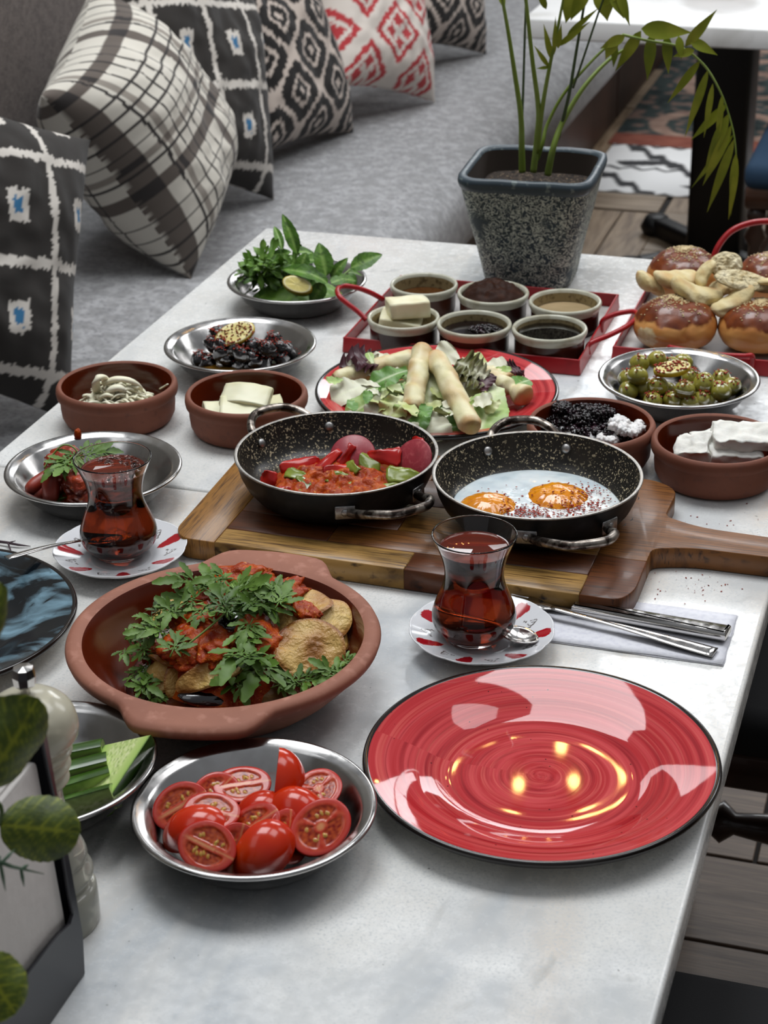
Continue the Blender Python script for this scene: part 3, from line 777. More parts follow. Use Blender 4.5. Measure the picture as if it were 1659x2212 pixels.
# ------------------------------------------------------------------ pans
mPanOut = M('black_enamel', (.010, .011, .012), .5, spec=.25, layers=[(60, (.02, .02, .022), .5, .7)], rlay=(40, .42, .6))
mPanRim = M('bare_aluminium', (.42, .40, .37), .38, .85, layers=[(160, (.25, .23, .21), .5, .7)])
mPanIn = M('speckled_nonstick', H('262421'), .3, layers=[(430, H('b5a98c'), .615, .65, 2), (230, H('b5a98c'), .65, .67, 2), (25, H('302c27'), .5, .7)], spec=.4)
mRivet = M('aluminium_rivet', (.40, .39, .38), .4, .9, layers=[(200, (.25, .24, .23), .5, .7)])
PR, PH = .1040, .047
def pan(lab, x, y, h1, h2, k=1.):
    t = thing('small_pan', lab, 'pan', (x, y, T+.0005+HB+.0005))
    def s(P): return [(r*k, z) for r, z in P]
    V, F, _ = lathe(s([(0, 0), (.070, 0), (.076, .0018), (.085, .0075), (.0935, .018), (.0990, .030), (.1025, PH-.0015)]), 96); obj('body', (V, F), mPanOut, t)
    V, F, _ = lathe(s([(.1025, PH-.0015), (.1040, PH-.0008), (.1042, PH+.0004), (.1030, PH+.001), (.1008, PH+.0003)]), 96); obj('rim', (V, F), mPanRim, t)
    V, F, _ = lathe(s([(.1008, PH+.0003), (.0975, .034), (.0925, .020), (.085, .0115), (.074, .0062), (.06, .0045), (0, .0045)]), 96); obj('nonstick_inside', (V, F), mPanIn, t)
    for (a, up_) in ((h1, 1), (h2, 0)):
        ca = math.cos(a); sa = math.sin(a); e = Vector((ca, sa, 0)); f = Vector((-sa, ca, 0)); hw = .038; zc = .026
        def rp_(s_, ex, z): # point on the wall at tangential offset
            q = math.sqrt(max(.0001, (.0985*k+ex)**2-s_**2)); return e*q+f*s_+UP*z
        P = [rp_(-hw, .001, zc), rp_(-hw+.002, .014, zc+.003), rp_(-hw*.86, .032, zc+.010), rp_(-hw*.50, .047, zc+.014), rp_(0, .050, zc+.015), rp_(hw*.50, .047, zc+.014), rp_(hw*.86, .032, zc+.010), rp_(hw-.002, .014, zc+.003), rp_(hw, .001, zc)]
        hd = obj('handle', tube(smoothp(P, 6), .0046, 12), mSteelDull, t)
        for s_ in (-hw-.004, hw+.004):
            c = rp_(s_, .0012, zc); n_ = Vector((c.x, c.y, 0)).normalized(); tdir = Vector((-n_.y, n_.x, 0))
            obj('bracket', box(.020, .0022, .014, .0008, 1), mRivet, hd, mat4=frame(c, tdir, UP))
            V, F, _ = lathe([(0, .0022), (.002, .002), (.0036, .001), (.0042, 0), (0, 0)], 16); obj('rivet', (V, F), mRivet, hd, mat4=zframe(c+n_*.001, n_))
            ci = n_*(.0948*k)+UP*.0335; V, F, _ = lathe([(0, .0024), (.002, .0022), (.0042, .0013), (.0052, 0), (0, -.001)], 20); obj('rivet', (V, F), mRivet, t, mat4=zframe(ci+n_*.0012, (-n_*1.0+UP*.45)))
    return t
P1, P2 = (-.5839, 1.6635), (-.3751, 1.6659)
def ang(c, u, v, h=.055):
    p = at(u, v, h); return math.atan2(p.y-c[1], p.x-c[0])
pan('black speckled pan of pepper and tomato stew', *P1, ang(P1, 610, 885, .075), ang(P1, 835, 1100, .045))
pan('black speckled pan with two fried eggs', *P2, ang(P2, 1130, 905, .075), ang(P2, 1230, 1160, .045))
# ------------------------------------------------------------------ tea
mGlass = M('clear_glass', (1, 1, 1), .0, trans=1., ior=1.45)
mTea = M('black_tea', (.30, .035, .008), .0, trans=.72, ior=1.33, spec=.6)
mSauc = M('printed_porcelain', (1, 1, 1), .1, attr=True, spec=.6)
sR, sG, sWh = H('a81420'), H('6f6866'), H('dfdfe2')
def curl_pts():
    out_ = []
    for k in range(26): t = k/25*5.2; q = .0012+.0009*t*.55; out_.append((q*math.cos(t), q*math.sin(t)))
    for k in range(20): t = k/19; out_.append((.004-.009*t, .0045*math.sin(t*5)+.001))
    for (a, b) in ((.0055, -.003), (.0072, -.0035), (-.004, -.0045)):
        for k in range(6): out_.append((a+.0005*math.cos(k), b+.0005*math.sin(k)))
    return out_
_cp = curl_pts()
NP = 7
def sauc_col(x, y, up_):
    if not up_: return sWh
    r = math.hypot(x, y); th = math.atan2(y, x); s = 2*math.pi/NP; a = ((th+.25) % s)-s/2
    if .036 < r < .0620:
        t = (r-.036)/.026; hw = .0022+.0060*t**.8
        if abs(a*r) < hw*math.sqrt(max(0, 1-max(0, (t-.8)/.2)**2))*min(1, t*6): return sR
    a2 = ((th+.25+s/2) % s)-s/2; lx, ly = r-.049, a2*r
    if abs(lx) < .011 and abs(ly) < .009:
        for (q, w_) in _cp:
            if (lx-w_)**2+(ly-q)**2 < .00062**2: return sG
    return sWh
def saucer_mesh():
    P = [(0, .0062), (.012, .0062), (.024, .0062), (.0265, .0075), (.0285, .0080)]
    for k in range(34): t = k/33; P.append((.029+.034*t, .0082+.0118*t**1.25))
    nt_ = len(P); P += [(.0640, .0206), (.0645, .0200), (.0638, .0190), (.055, .0130), (.042, .0068), (.034, .0035), (.032, 0), (.029, 0), (.028, .002), (0, .002)]
    fr = lambda t, i: 1+.018*sst(10, nt_, i if i < nt_+3 else nt_+3-(i-nt_-2)*3)*abs(math.cos(t*6))**.6 if i > 10 else 1.
    V, F, S = lathe(P, 420, fr)
    vi = []
    C = [sauc_col(v[0], v[1], False) for v in V]
    cnt = 1+(nt_-1)*420
    for i in range(min(cnt, len(V))): C[i] = sauc_col(V[i][0], V[i][1], True)
    return mesh('saucer', V, F, mSauc, C)
sm_ = saucer_mesh()
S2, S1 = (-.3715, 1.4375), (-.7525, 1.4975)
tag(link('saucer', sm_, loc=(*S2, T+.0005)), 'white saucer with red petals beside the red plate and napkin', 'saucer')
o = tag(link('saucer', sm_, loc=(*S1, T+.0005)), 'white saucer with red petals left of the clay oven dish', 'saucer'); o.rotation_euler[2] = .5
GO = [(.0235, 0), (.0262, .0015), (.030, .006), (.0355, .0125), (.0380, .020), (.0372, .028), (.0330, .040), (.0285, .052), (.0265, .062), (.0272, .072), (.0300, .083), (.0345, .094), (.0378, .1020)]
def gprof(sub=4):
    a = smoothp([(r, z, 0) for r, z in GO], sub); return [(v.x, v.y) for v in a]
GI = None
def tea(lab, x, y, lvl, lab2):
    z0 = T+.0005+.0085
    o_ = gprof(); n_ = len(o_)
    inn = []
    for k in range(n_-1, -1, -1):
        a = o_[max(k-1, 0)]; b = o_[min(k+1, n_-1)]; d = Vector((b[0]-a[0], b[1]-a[1])).normalized()
        r, z = o_[k][0]-.0013*d.y, o_[k][1]+.0013*d.x
        if z > .0075 and r > .001: inn.append((r, z))
    V, F, _ = lathe([(0, 0), (.02, 0)]+o_+[(.0378, .1029), (.0370, .1030)]+inn+[(.022, .0065), (0, .006)], 72)
    g_ = tag(obj('tea_glass', (V, F), mGlass, loc=(x, y, z0)), lab, 'glass')
    iv = [(r+.00012, z) for r, z in inn[::-1] if z < lvl]
    rl = iv[-1][0]
    V, F, _ = lathe([(0, .0060), (.0221, .0064)]+iv+[(rl+.0002, lvl), (rl-.0012, lvl-.0008), (0, lvl-.0008)], 72)
    tag(obj('tea', (V, F), mTea, loc=(x, y, z0)), lab2, 'tea'); return rl
tea('tulip tea glass on the saucer beside the red plate', -.3794, 1.4401, .090, 'dark red tea inside the tulip glass beside the red plate')
rl = tea('tulip tea glass on the saucer at left with bubbles at its rim', -.7570, 1.5060, .091, 'dark red tea topped by bubbles in the left tulip glass')
q = random.Random(3); V0, F0 = ico(2); P = []
for i in range(70):
    a = q.uniform(-1.4, 2.6); s = rl*(1-q.random()**2*.5)-.003; r = q.uniform(.0012, .0027)
    P.append(([(s*math.cos(a)+v.x*r, s*math.sin(a)+v.y*r, .0915+v.z*r*.8) for v in V0], F0))
mBub = M('bubble_film', (.95, .9, .88), .0, trans=1., ior=1.12, spec=.8)
tag(obj('bubbles', join(P), mBub, loc=(-.757, 1.506, T+.009)), 'ring of clear bubbles floating on the left tea', 'bubbles', kind='stuff')

# spoons, knife, fork
def spoon(lab, bowl, end, bl=.030, bw=.021, hw=.0042, name='teaspoon'):
    bowl, end = Vector(bowl), Vector(end); d = end-bowl; L = d.length; t = thing(name, lab, 'spoon', tuple(bowl))
    mm = frame((0, 0, 0), d, UP)
    def bf(u, v):
        a = u*2*math.pi; s = v; x = -bl/2*math.cos(a)*s; y = bw/2*math.sin(a)*s*(1-.12*math.cos(a)); z = -.0055*(1-s*s); return (x, y, z)
    V, F = grid(33, 9, bf)
    V2 = [(v[0]*1.03, v[1]*1.03, v[2]-.0011) for v in V]; n_ = len(V); Vt = V+V2; Ft = F+[tuple(i+n_ for i in reversed(f)) for f in F]
    Ft += [(i*9+8, (i+1)*9+8, (i+1)*9+8+n_, i*9+8+n_) for i in range(32)]
    obj('spoon_bowl', xf((Vt, Ft), mm), mSteelD2, t)
    P, R = [], []
    for k in range(15):
        u = k/14; x = bl*.47+(L-bl*.47)*u; P.append((x, 0, .0003+.0028*math.sin(u*math.pi)*.8)); R.append(hw*(.42+.58*sst(.1, 1, u)) if k else hw*.5)
    V, F = tube(P, 1, 10); V = [(v[0], v[1]*1, v[2]) for v in V]
    Vn = []
    for k in range(15):
        for j in range(10):
            a = 2*math.pi*j/10; Vn.append((P[k][0], R[k]*math.cos(a), P[k][2]+.0011*math.sin(a)))
    obj('handle', xf((Vn, F), mm), mSteelD2, t); return t
mSteelD2 = M('polished_cutlery', (.62, .60, .58), .12, 1., rlay=(120, .08, .2))
spoon('small teaspoon whose bowl shows right of the tea glass on its saucer', at(1124, 1370, .020), at(968, 1318, .0235), .034, .026)
spoon('small teaspoon sticking out of the left saucer', at(232, 1158, .0185), at(14, 1206, .034), .030, .020, .0048)
mPaper = M('paper_napkin', H('dcdce2'), .9, layers=[(200, H('cfcfd8'), .45, .7)], bump=[(110, .5, .0012), (400, .3, .0005)])
nk = thing('napkin', 'white folded paper napkin under the knife and fork', 'napkin', (-.272, 1.509, T+.0005))
for k, (w_, h_, zz) in enumerate(((.228, .094, .0006), (.226, .0925, .0018))):
    V, F = box(w_, h_, .0009, .0003, 1); bm_ = grid(24, 10, lambda u, v: ((u-.5)*w_+.001*n3(v*5, k, 0), (v-.5)*h_+.0012*n3(u*6, k, 3), .0006+.0004*n3(u*9, v*6, k)))
    top = bm_[0]; n_ = len(top); Vt = top+[(v[0], v[1], 0.) for v in top]; Ft = bm_[1]+[tuple(i+n_ for i in reversed(f)) for f in bm_[1]]
    ring = [i*10 for i in range(24)]+[230+j for j in range(1, 10)]+[i*10+9 for i in range(22, -1, -1)]+[j for j in range(8, 0, -1)]
    Ft += [(ring[i], ring[i-1], ring[i-1]+n_, ring[i]+n_) for i in range(len(ring))]
    obj('napkin_layer', (Vt, Ft), mPaper, nk, (0, -.0004*k, .0012*k))
kn = thing('table_knife', 'steel table knife with a thick faceted handle on the napkin', 'knife', (0, 0, T+.0035))
a, b, c = at(1238, 1313, .008), at(1572, 1371, .008), at(1092, 1281, .005)
d = (b-a); L = d.length; mm = frame((a.x, a.y, .0055), (d.x, d.y, 0), UP)
V, F = prism(rounded([(0, -.0072), (L, -.0095), (L+.0015, .0085), (0, .0072)], .0008, 2), -.0045, .0055, .0032, 3); obj('handle', xf((V, F), mm), mSteelD2, kn)
L2 = (c-a).length; V, F = prism([(.002, -.0048), (-.012, -.0068), (-.03, -.0072), (-L2*.8, -.0070), (-L2+.004, -.002), (-L2, .006), (-.012, .0062), (.002, .0042)], -.0006, .0006, .0003, 1)
obj('blade', xf((V, F), mm @ Matrix.Translation((0, 0, -.002))), mSteel, kn)
fk = thing('table_fork', 'steel table fork with a flared handle end on the napkin', 'fork', (0, 0, T+.0035))
a, b = at(1190, 1322, .008), at(1545, 1410, .005); d = b-a; L = d.length; mm = frame((a.x, a.y, .0), (d.x, d.y, 0), UP)
Vn = []; K = 24
for k in range(K):
    u = k/(K-1); x = L*u; w_ = .0034+.0056*sst(.25, .95, u); z = .0075*(1-u)**2+.0016+.002*math.sin(u*3.14)
    for j in range(12): aa = 2*math.pi*j/12; Vn.append((x, w_*math.cos(aa), z+.0014*math.sin(aa)+.0002))
F = tube([(k, 0, 0) for k in range(K)], 1, 12)[1]; obj('handle', xf((Vn, F), mm), mSteelD2, fk)
P = [(0, -.003), (-.012, -.010), (-.022, -.0115)]
V, F = prism([(.003, -.0028), (-.010, -.0075), (-.018, -.0105), (-.026, -.0105), (-.026, .0105), (-.018, .0105), (-.010, .0075), (.003, .0028)], .0085, .0098, .0003, 1); obj('fork_head', xf((V, F), mm), mSteelD2, fk)
for k in range(4): obj('tine', xf(box(.034, .0026, .0012, .0004, 1, (-.0425, -.0092+k*.0061, .0088)), mm), mSteelD2, fk)

# ------------------------------------------------------------------ oval clay oven dish
OC = (-.5655, 1.3060)
def ang0(c, u, v, h): p = at(u, v, h); return math.atan2(p.y-c[1], p.x-c[0])
OA, OB = ang0(OC, 600, 1195, .055), ang0(OC, 400, 1588, .055)
def ofr(t, i):
    if i in (0, 1, 2) or i > 13: return 1.
    k = {3: .15, 4: .5, 5: .95, 6: 1., 7: 1., 8: 1., 9: .9, 10: .3}.get(i, 0)
    f = 1.
    for a0 in (OA, OB):
        dl = abs((t-a0+math.pi) % (2*math.pi)-math.pi); f += k*.165*(1-sst(.25, .52, dl))/max(.6, math.cos(min(dl, .5)))
    return f
P = [(0, 0), (.080, 0), (.088, .004), (.105, .018), (.120, .034), (.1290, .0440), (.1335, .0480), (.1350, .0525), (.1335, .0560), (.1290, .0575), (.1235, .0572), (.1205, .0558)]
V, F, S = lathe(P, 128, ofr)
od = thing('oven_dish', 'terracotta oven dish with two lug handles full of stew', 'dish', (*OC, T+.0005))
obj('body', (V, F), mClayLight, od)
V, F, S = lathe([(.1205, .0558), (.1185, .053), (.113, .040), (.104, .025), (.092, .013), (.075, .0085), (0, .0075)], 128); obj('glazed_inside', (V, F), mClayGlaze, od)

# ------------------------------------------------------------------ pepper mill, napkin holder, artificial plant
gp = at(112, 1987, 0); pm = thing('pepper_mill', 'clear acrylic pepper mill with a steel knob at lower left', 'pepper mill', (gp.x, gp.y, T+.0005))
mAcr = M('clear_acrylic', (.90, .88, .76), .06, trans=.7, ior=1.3)
mAcrT = M('pearly_acrylic', H('c9c3ae'), .18, trans=.25, ior=1.4, spec=.6)
mPepS = M('cream_filling', H('b5ab8c'), .5)
V, F, _ = lathe([(v.x, v.y) for v in smoothp([(.034, 0, 0), (.035, .004, 0), (.0345, .028, 0), (.0300, .033, 0), (.0335, .042, 0), (.0290, .052, 0), (.0300, .058, 0), (.0225, .080, 0), (.0182, .100, 0), (.0175, .115, 0)], 5)], 48)
V, F, _ = lathe([(0, 0)]+[(v.x, v.y) for v in smoothp([(.034, 0, 0), (.035, .004, 0), (.0345, .028, 0), (.0300, .033, 0), (.0335, .042, 0), (.0290, .052, 0), (.0300, .058, 0), (.0225, .080, 0), (.0182, .100, 0), (.0175, .115, 0)], 5)]+[(0, .115)], 48); obj('body', (V, F), mAcr, pm)
V, F, _ = lathe([(0, .004), (.020, .004), (.020, .03), (.013, .06), (.010, .1), (0, .1)], 32); obj('filling', (V, F), mPepS, pm)
V, F, _ = lathe([(0, .1155)]+[(v.x, v.y) for v in smoothp([(.018, .1155, 0), (.0235, .121, 0), (.0205, .126, 0), (.0255, .132, 0), (.0225, .137, 0), (.0275, .144, 0), (.0255, .148, 0), (.0320, .156, 0), (.0330, .166, 0), (.0290, .178, 0), (.0180, .187, 0), (.006, .190, 0)], 5)]+[(0, .190)], 48); obj('head', (V, F), mAcrT, pm)
V, F, _ = lathe([(0, .190), (.0035, .190), (.0035, .195), (.0075, .197), (.0082, .204), (.0070, .210), (0, .211)], 8); obj('knob', (V, F), mSteelD2, pm, smooth=False)

XH = -.5205
mHold = M('black_plastic', H('1a1a1e'), .3, layers=[(3, H('2a2a30'), .4, .7)], spec=.45)
mNap = M('napkin_stack', H('b9b4b0'), .9, bump=[(60, .5, .002), (14, .4, .006)])
hx = thing('napkin_holder', 'black napkin holder full of white napkins at lower left corner', 'napkin holder', (XH, .86, T+.0005))
def hp(u, v): p = at_x(u, v, XH); return Vector((p.y-.86, max(0, p.z-T-.0005)))
def hf(outl):
    bm_V, bm_F = prism([(p[0], p[1]) for p in outl], 0, .003, .0008, 1)
    return [(-v[2], v[0], v[1]) for v in bm_V], [tuple(f) for f in bm_F]
o1 = [hp(184, 2099), hp(180, 2016), hp(96, 1553), hp(88, 1540), hp(70, 1528)]
o1[0].y = 0
inn = [hp(80, 1540), hp(84, 1556), hp(105, 1660), hp(120, 1730), hp(135, 1830), hp(150, 1930), hp(158, 1975), hp(152, 1995), hp(130, 2015), hp(105, 2045), hp(75, 2085), hp(46, 2122), hp(20, 2150)]
yb = inn[-1]; far = o1+inn+[Vector((-.065, yb.y*.9)), Vector((-.075, yb.y)), Vector((-.11, .05)), Vector((-.105, .15)), Vector((-.112, .15)), Vector((-.125, 0))]
obj('front_panel', hf(far), mHold, hx, smooth=False)
V, F = hf(far); obj('rear_panel', ([(v[0]-.075, v[1], v[2]) for v in V], F), mHold, hx, smooth=False)
e0, e1 = o1[0], o1[2]
V, F = prism([(e0.x-.001, e0.y), (e0.x+.001, e0.y), (o1[1].x+.001, o1[1].y), (e1.x+.001, e1.y), (e1.x-.001, e1.y), (o1[1].x-.001, o1[1].y)], 0, .074, .0004, 1)
obj('end_band', ([(-.002-v[2], v[0], v[1]) for v in V], F), mHold, hx, smooth=False)
obj('bottom_plate', box(.070, .17, .003, .0006, 1, (-.0395, -.03, .0018)), mHold, hx, smooth=False)
for k in range(12):
    V, F = prism(rounded([(-.115, .004), (e0.x-.004, .004), (e1.x-.006, min(e1.y, .19)), (-.105, .185)], .006, 3), 0, .0042, .0006, 1)
    dz = rnd.uniform(-.002, .001); obj('napkin', ([(-.0055-k*.0054-v[2], v[0]+dz, v[1]+dz*.5+.001) for v in V], F), mNap, hx)

mFLeaf = M('artificial_leaf', (1, 1, 1), .55, attr=True, layers=[(80, H('2e3d0c'), .5, .7, 4)], bump=[(120, .6, .0012), (500, .3, .0006)])
mStem = M('green_stem', H('3a4f1c'), .5)
pl = thing('artificial_plant', 'artificial round leaved plant reaching in at the left edge', 'plant', (-.70, .80, T+.0005))
V, F, _ = lathe([(0, 0), (.03, 0), (.036, .03), (.04, .07), (.036, .07), (.033, .06), (0, .06)], 32); obj('pot', (V, F), mWhiteGl, pl)
def veins(n_, m_, nv=6):
    out_ = []
    for i in range(n_+1):
        for j in range(-m_, m_+1):
            t = i/n_; s = j/m_; f = abs(((t*nv-abs(s)*2.0) % 1)-.5)*2
            v_ = (1-sst(.0, .28, 1-f)) if abs(s) > .06 else 1.
            f2 = abs(((t*nv*2.1+abs(s)*7) % 1)-.5)*2; v2 = (1-sst(0, .25, 1-f2))*.35
            base = mixc(H('3a4a08'), H('4a5a0c'), .5+.5*n3(t*5, s*4, 1)); out_.append(mixc(base, H('8a9020'), min(1, max(v_*.75, v2))))
    return out_
def fleaf(cx_, cy_, wpx, hpx, axis, x=-.47, seed=0., tilt=(.8, -.4, .35)):
    c = at_x(cx_, cy_, x); d = (c-CP).length; L = hpx/FPX*d*1.08; Wd = wpx/FPX*d
    n_, m_ = 30, 9
    V, F = leaf(L, Wd, n_, m_, 'round', .22, .08, .03, 2, .05, 11, -1.2, seed)
    ax = (RIGHT*math.cos(axis)-DOWN*math.sin(axis)).normalized(); nz = Vector(tilt)
    mm = frame(c-ax*L/2-Vector(pl.location), ax, nz)
    lf = obj('leaf', (V, F), mFLeaf, pl, colors=veins(n_, m_), mat4=mm)
    b = mm @ Vector((0, 0, 0)); st = [(0, 0, .06), (b.x*.10, b.y*.2, .20), (b.x*.55, b.y*.6, max(.235, b.z+.03)), (b.x*.97, b.y*.97, max(b.z+.02, .2) if b.z > .12 else b.z+.06), tuple(b)]
    obj('stem', tube(smoothp(st, 6), .0013, 6), mStem, pl)
fleaf(28, 1612, 170, 195, .9, seed=1); fleaf(84, 1790, 140, 152, -.1, seed=2); fleaf(-12, 1345, 80, 150, 1.2, seed=3); fleaf(-5, 2130, 150, 130, -.9, -.45, seed=4, tilt=(.6, -.5, .6))
fern = [at_x(0, 1862, -.47), at_x(25, 1872, -.47), at_x(60, 1880, -.47), at_x(95, 1888, -.47)]
o_ = Vector(pl.location)
parts_ = [tube([p-o_ for p in fern], [.0014, .0012, .0008, .0003], 6)]
for (a, b) in (((0, 1862), (12, 1925)), ((5, 1862), (32, 1835)), ((45, 1876), (52, 1915)), ((48, 1876), (62, 1868)), ((0, 1850), (-20, 1900))):
    parts_.append(tube([at_x(*a, -.47)-o_, (at_x(*a, -.47)+at_x(*b, -.47))/2-o_, at_x(*b, -.47)-o_], [.0009, .0011, .0002], 6))
mFern = M('grey_green_sprig', H('35513a'), .6); obj('fern_sprig', join(parts_), mFern, pl)
# dried twig on the table at the far left
tw = [tube([at(-20, 1168, .003), at(15, 1172, .004), at(40, 1177, .003), at(66, 1180, .0015)], [.0016, .0014, .0012, .0003], 6), tube([at(17, 1172, .004), at(22, 1186, .003), at(26, 1196, .001)], [.001, .0008, .0003], 6), tube([at(17, 1173, .004), at(34, 1168, .006)], [.001, .0003], 6)]
tag(obj('twig', join(tw), M('purple_twig', H('43323a'), .6)), 'small dark dried twig lying on the marble at the left edge', 'twig')

# ------------------------------------------------------------------ plant pot with palm
mPot = M('crackled_glaze_pot', H('34424a'), .55, layers=[(45, H('28323a'), .4, .7, 4), (130, H('c4c9bd'), .455, .49, 4, None, 'warp'), (130, H('303c40'), .535, .56, 4, None, 'warp'), (22, H('3a464b'), .60, .68, 4)], bump=[(210, .5, .0012, 5, None, 'warp')])
mPotRim = M('pot_rim_glaze', H('36424a'), .4, layers=[(90, H('65706f'), .6, .68, 4)])
mSoilIn = M('pot_inside', H('2b2119'), .8)
mSoil = M('potting_soil', H('2a211b'), .95, layers=[(300, H('6d5d4b'), .56, .68, 2), (120, H('14100c'), .5, .7)], bump=[(200, 1., .004)])
PC = (-.5630, 2.4370)
pp = thing('potted_palm', 'square crackle glazed grey pot holding a young palm on the far table end', 'plant', (*PC, T+.0005), math.radians(3))
def sq(t, e):
    c, s = abs(math.cos(t)), abs(math.sin(t)); return 1/((c**e+s**e)**(1/e))
def ring(hw, z, e, lean=0): return [(hw*sq(2*math.pi*k/96, e)*math.cos(2*math.pi*k/96), hw*sq(2*math.pi*k/96, e)*math.sin(2*math.pi*k/96), z+.0016*n3(math.cos(k*.13)*2, z*20, 0)) for k in range(96)]
def skin(rings, close0=False, close1=False):
    V, F = [], []
    for r_ in rings: V += r_
    for i in range(len(rings)-1):
        for k in range(96): k2 = (k+1) % 96; F.append((i*96+k, i*96+k2, (i+1)*96+k2, (i+1)*96+k))
    if close0: F.append(tuple(range(95, -1, -1)))
    if close1: F.append(tuple((len(rings)-1)*96+k for k in range(96)))
    return V, F
obj('body', skin([ring(.046, 0, 4), ring(.054, .001, 4), ring(.060, .006, 4), ring(.064, .03, 5), ring(.070, .06, 5.5), ring(.077, .09, 6), ring(.083, .12, 6.5), ring(.0875, .142, 7)], True), mPot, pp)
obj('rim', skin([ring(.0875, .142, 7), ring(.090, .146, 7), ring(.0915, .152, 7), ring(.0905, .158, 7), ring(.0870, .160, 7), ring(.0815, .159, 7), ring(.080, .155, 7)]), mPotRim, pp)
obj('inside', skin([ring(.080, .155, 7), ring(.076, .13, 7), ring(.072, .11, 7)]), mSoilIn, pp)
V, F = mound(.075, .075, .006, 30, 96, .004, 80, 4, 4, base=.127, jag=0); V = [(v[0]*sq(math.atan2(v[1], v[0]), 6)*.98, v[1]*sq(math.atan2(v[1], v[0]), 6)*.98, v[2]) for v in V]
obj('soil', (V, F), mSoil, pp)
mPStem = M('palm_stem', H('6a7d2c'), .45, layers=[(20, H('7e9148'), .45, .7)])
mPStemD = M('dark_palm_stem', H('39472a'), .5)
mPLeaf = M('palm_leaflet', H('7d8a20'), .5, layers=[(25, H('9aa034'), .4, .7), (9, H('52661a'), .5, .7)], spec=.4)
inv = pp.matrix_basis.inverted()
PY = PC[1]
def pa(u, v, dy=0.): return at_y(u, v, PY+dy)
def stem(pts, r0, r1, mat=None, dys=None):
    P = [pa(u, v, (dys[i] if dys else -.02+.02*i/len(pts))) for i, (u, v) in enumerate(pts)]; S_ = smoothp(P, 6)
    L_ = [pp.matrix_basis.inverted() @ p for p in S_]
    R = [r0+(r1-r0)*i/(len(L_)-1) for i in range(len(L_))]; return obj('stem', tube(L_, R, 8), mat or mPStem, pp), S_
bpy.context.view_layer.update()
def leaflet(base, tip, wd, sag=.15, nrm=None):
    base, tip = Vector(base), Vector(tip); d = tip-base; L = d.length; wd = wd*1.35
    V, F = leaf(L, wd, 9, 1, 'lance', sag, .18); z = nrm or (CP-base)
    mm = frame((0, 0, 0), d, z); mm = Matrix.Translation(base) @ mm
    return obj('leaf', (V, F), mPLeaf, pp, mat4=pp.matrix_basis.inverted() @ mm)
stem([(1128, 372), (1127, 320), (1125, 250), (1112, 160), (1098, 70), (1080, -30)], .0048, .0020, dys=[-.02]*6)
stem([(1128, 250), (1130, 200), (1133, 100), (1137, -30)], .0018, .0014, mPStemD, [-.02, -.01, 0, .01])
stem([(1152, 372), (1160, 300), (1163, 235), (1150, 130), (1136, 0), (1130, -40)], .0045, .0018, dys=[-.03]*6)
stem([(1160, 330), (1172, 230), (1188, 140), (1205, 60), (1220, -20)], .0035, .0014, dys=[-.03]*5)
stem([(1183, 378), (1195, 320), (1215, 265), (1260, 190), (1315, 130), (1380, 88)], .0048, .0018, dys=[-.02, -.02, 0, .02, .05, .07])
stem([(1160, 345), (1172, 310), (1182, 270), (1220, 200), (1290, 120), (1345, 75)], .0030, .0016, dys=[-.02, -.02, -.01, 0, .02, .03])
stem([(1205, 300), (1228, 210), (1245, 110), (1262, 10), (1268, -30)], .0026, .0014, mPStemD, [0, 0, .01, .01, .01])
stem([(1238, 190), (1262, 120), (1292, 30), (1310, -20)], .0016, .0012, mPStemD, [0, 0, .01, .01])
# drooping frond
spine = [(1345, 75), (1400, 88), (1470, 102), (1520, 140), (1552, 190), (1572, 240), (1587, 300), (1592, 370)]
stem(spine, .0020, .0008, dys=[.03, .04, .05, .06, .06, .06, .05, .04])
for (a, b, w_, dy) in [((1330, 95), (1325, 145), 10, .03), ((1350, 78), (1296, 105), 15, .02), ((1330, 80), (1308, 128), 18, .02), ((1385, 66), (1328, 155), 17, .04), ((1408, 72), (1398, 175), 17, .05), ((1440, 75), (1444, 160), 15, .05), ((1466, 78), (1472, 128), 12, .05), ((1385, 62), (1490, 70), 26, .04), ((1480, 100), (1545, 25), 15, .05), ((1490, 85), (1548, 118), 15, .05), ((1500, 108), (1455, 122), 12, .05), ((1513, 130), (1440, 225), 12, .06), ((1530, 150), (1478, 300), 12, .06), ((1540, 180), (1520, 300), 9, .05), ((1560, 205), (1548, 320), 9, .05), ((1570, 225), (1490, 305), 13, .06), ((1574, 245), (1520, 375), 16, .05), ((1580, 270), (1516, 405), 15, .05), ((1586, 300), (1525, 465), 13, .05), ((1590, 330), (1578, 470), 12, .04), ((1592, 360), (1573, 478), 9, .04), ((1585, 290), (1490, 410), 9, .06),
    ((1240, -20), (1222, 50), 24, 0), ((1270, -30), (1232, 45), 20, 0), ((1300, -30), (1312, 45), 30, .02), ((1320, -20), (1348, 40), 16, .02), ((1335, -25), (1360, 55), 14, .02), ((1345, -30), (1295, 20), 14, .02), ((1080, -20), (1090, 20), 10, 0), ((1186, 145), (1155, 100), 7, -.03), ((1186, 145), (1160, 148), 5, -.03), ((1192, 130), (1175, 55), 9, -.03), ((1197, 118), (1200, 40), 7, -.03), ((1205, 105), (1212, 55), 8, -.03), ((1205, 100), (1270, 50), 9, -.02), ((1225, 75), (1290, 20), 8, -.02), ((1180, 20), (1160, -30), 10, 0)]:
    A, B = pa(*a, dy), pa(*b, dy-.01); leaflet(A, B, w_*(A-CP).length/FPX*1.1)
# ================================================================== food
def posed(name, lab, cat, me, loc, z=UP, spin=0., group=None, scale=None):
    mm = zframe(loc, z, spin)
    if scale: mm = mm @ Matrix.Diagonal((*scale, 1))
    return tag(link(name, me, mat4=mm), lab, cat, group)

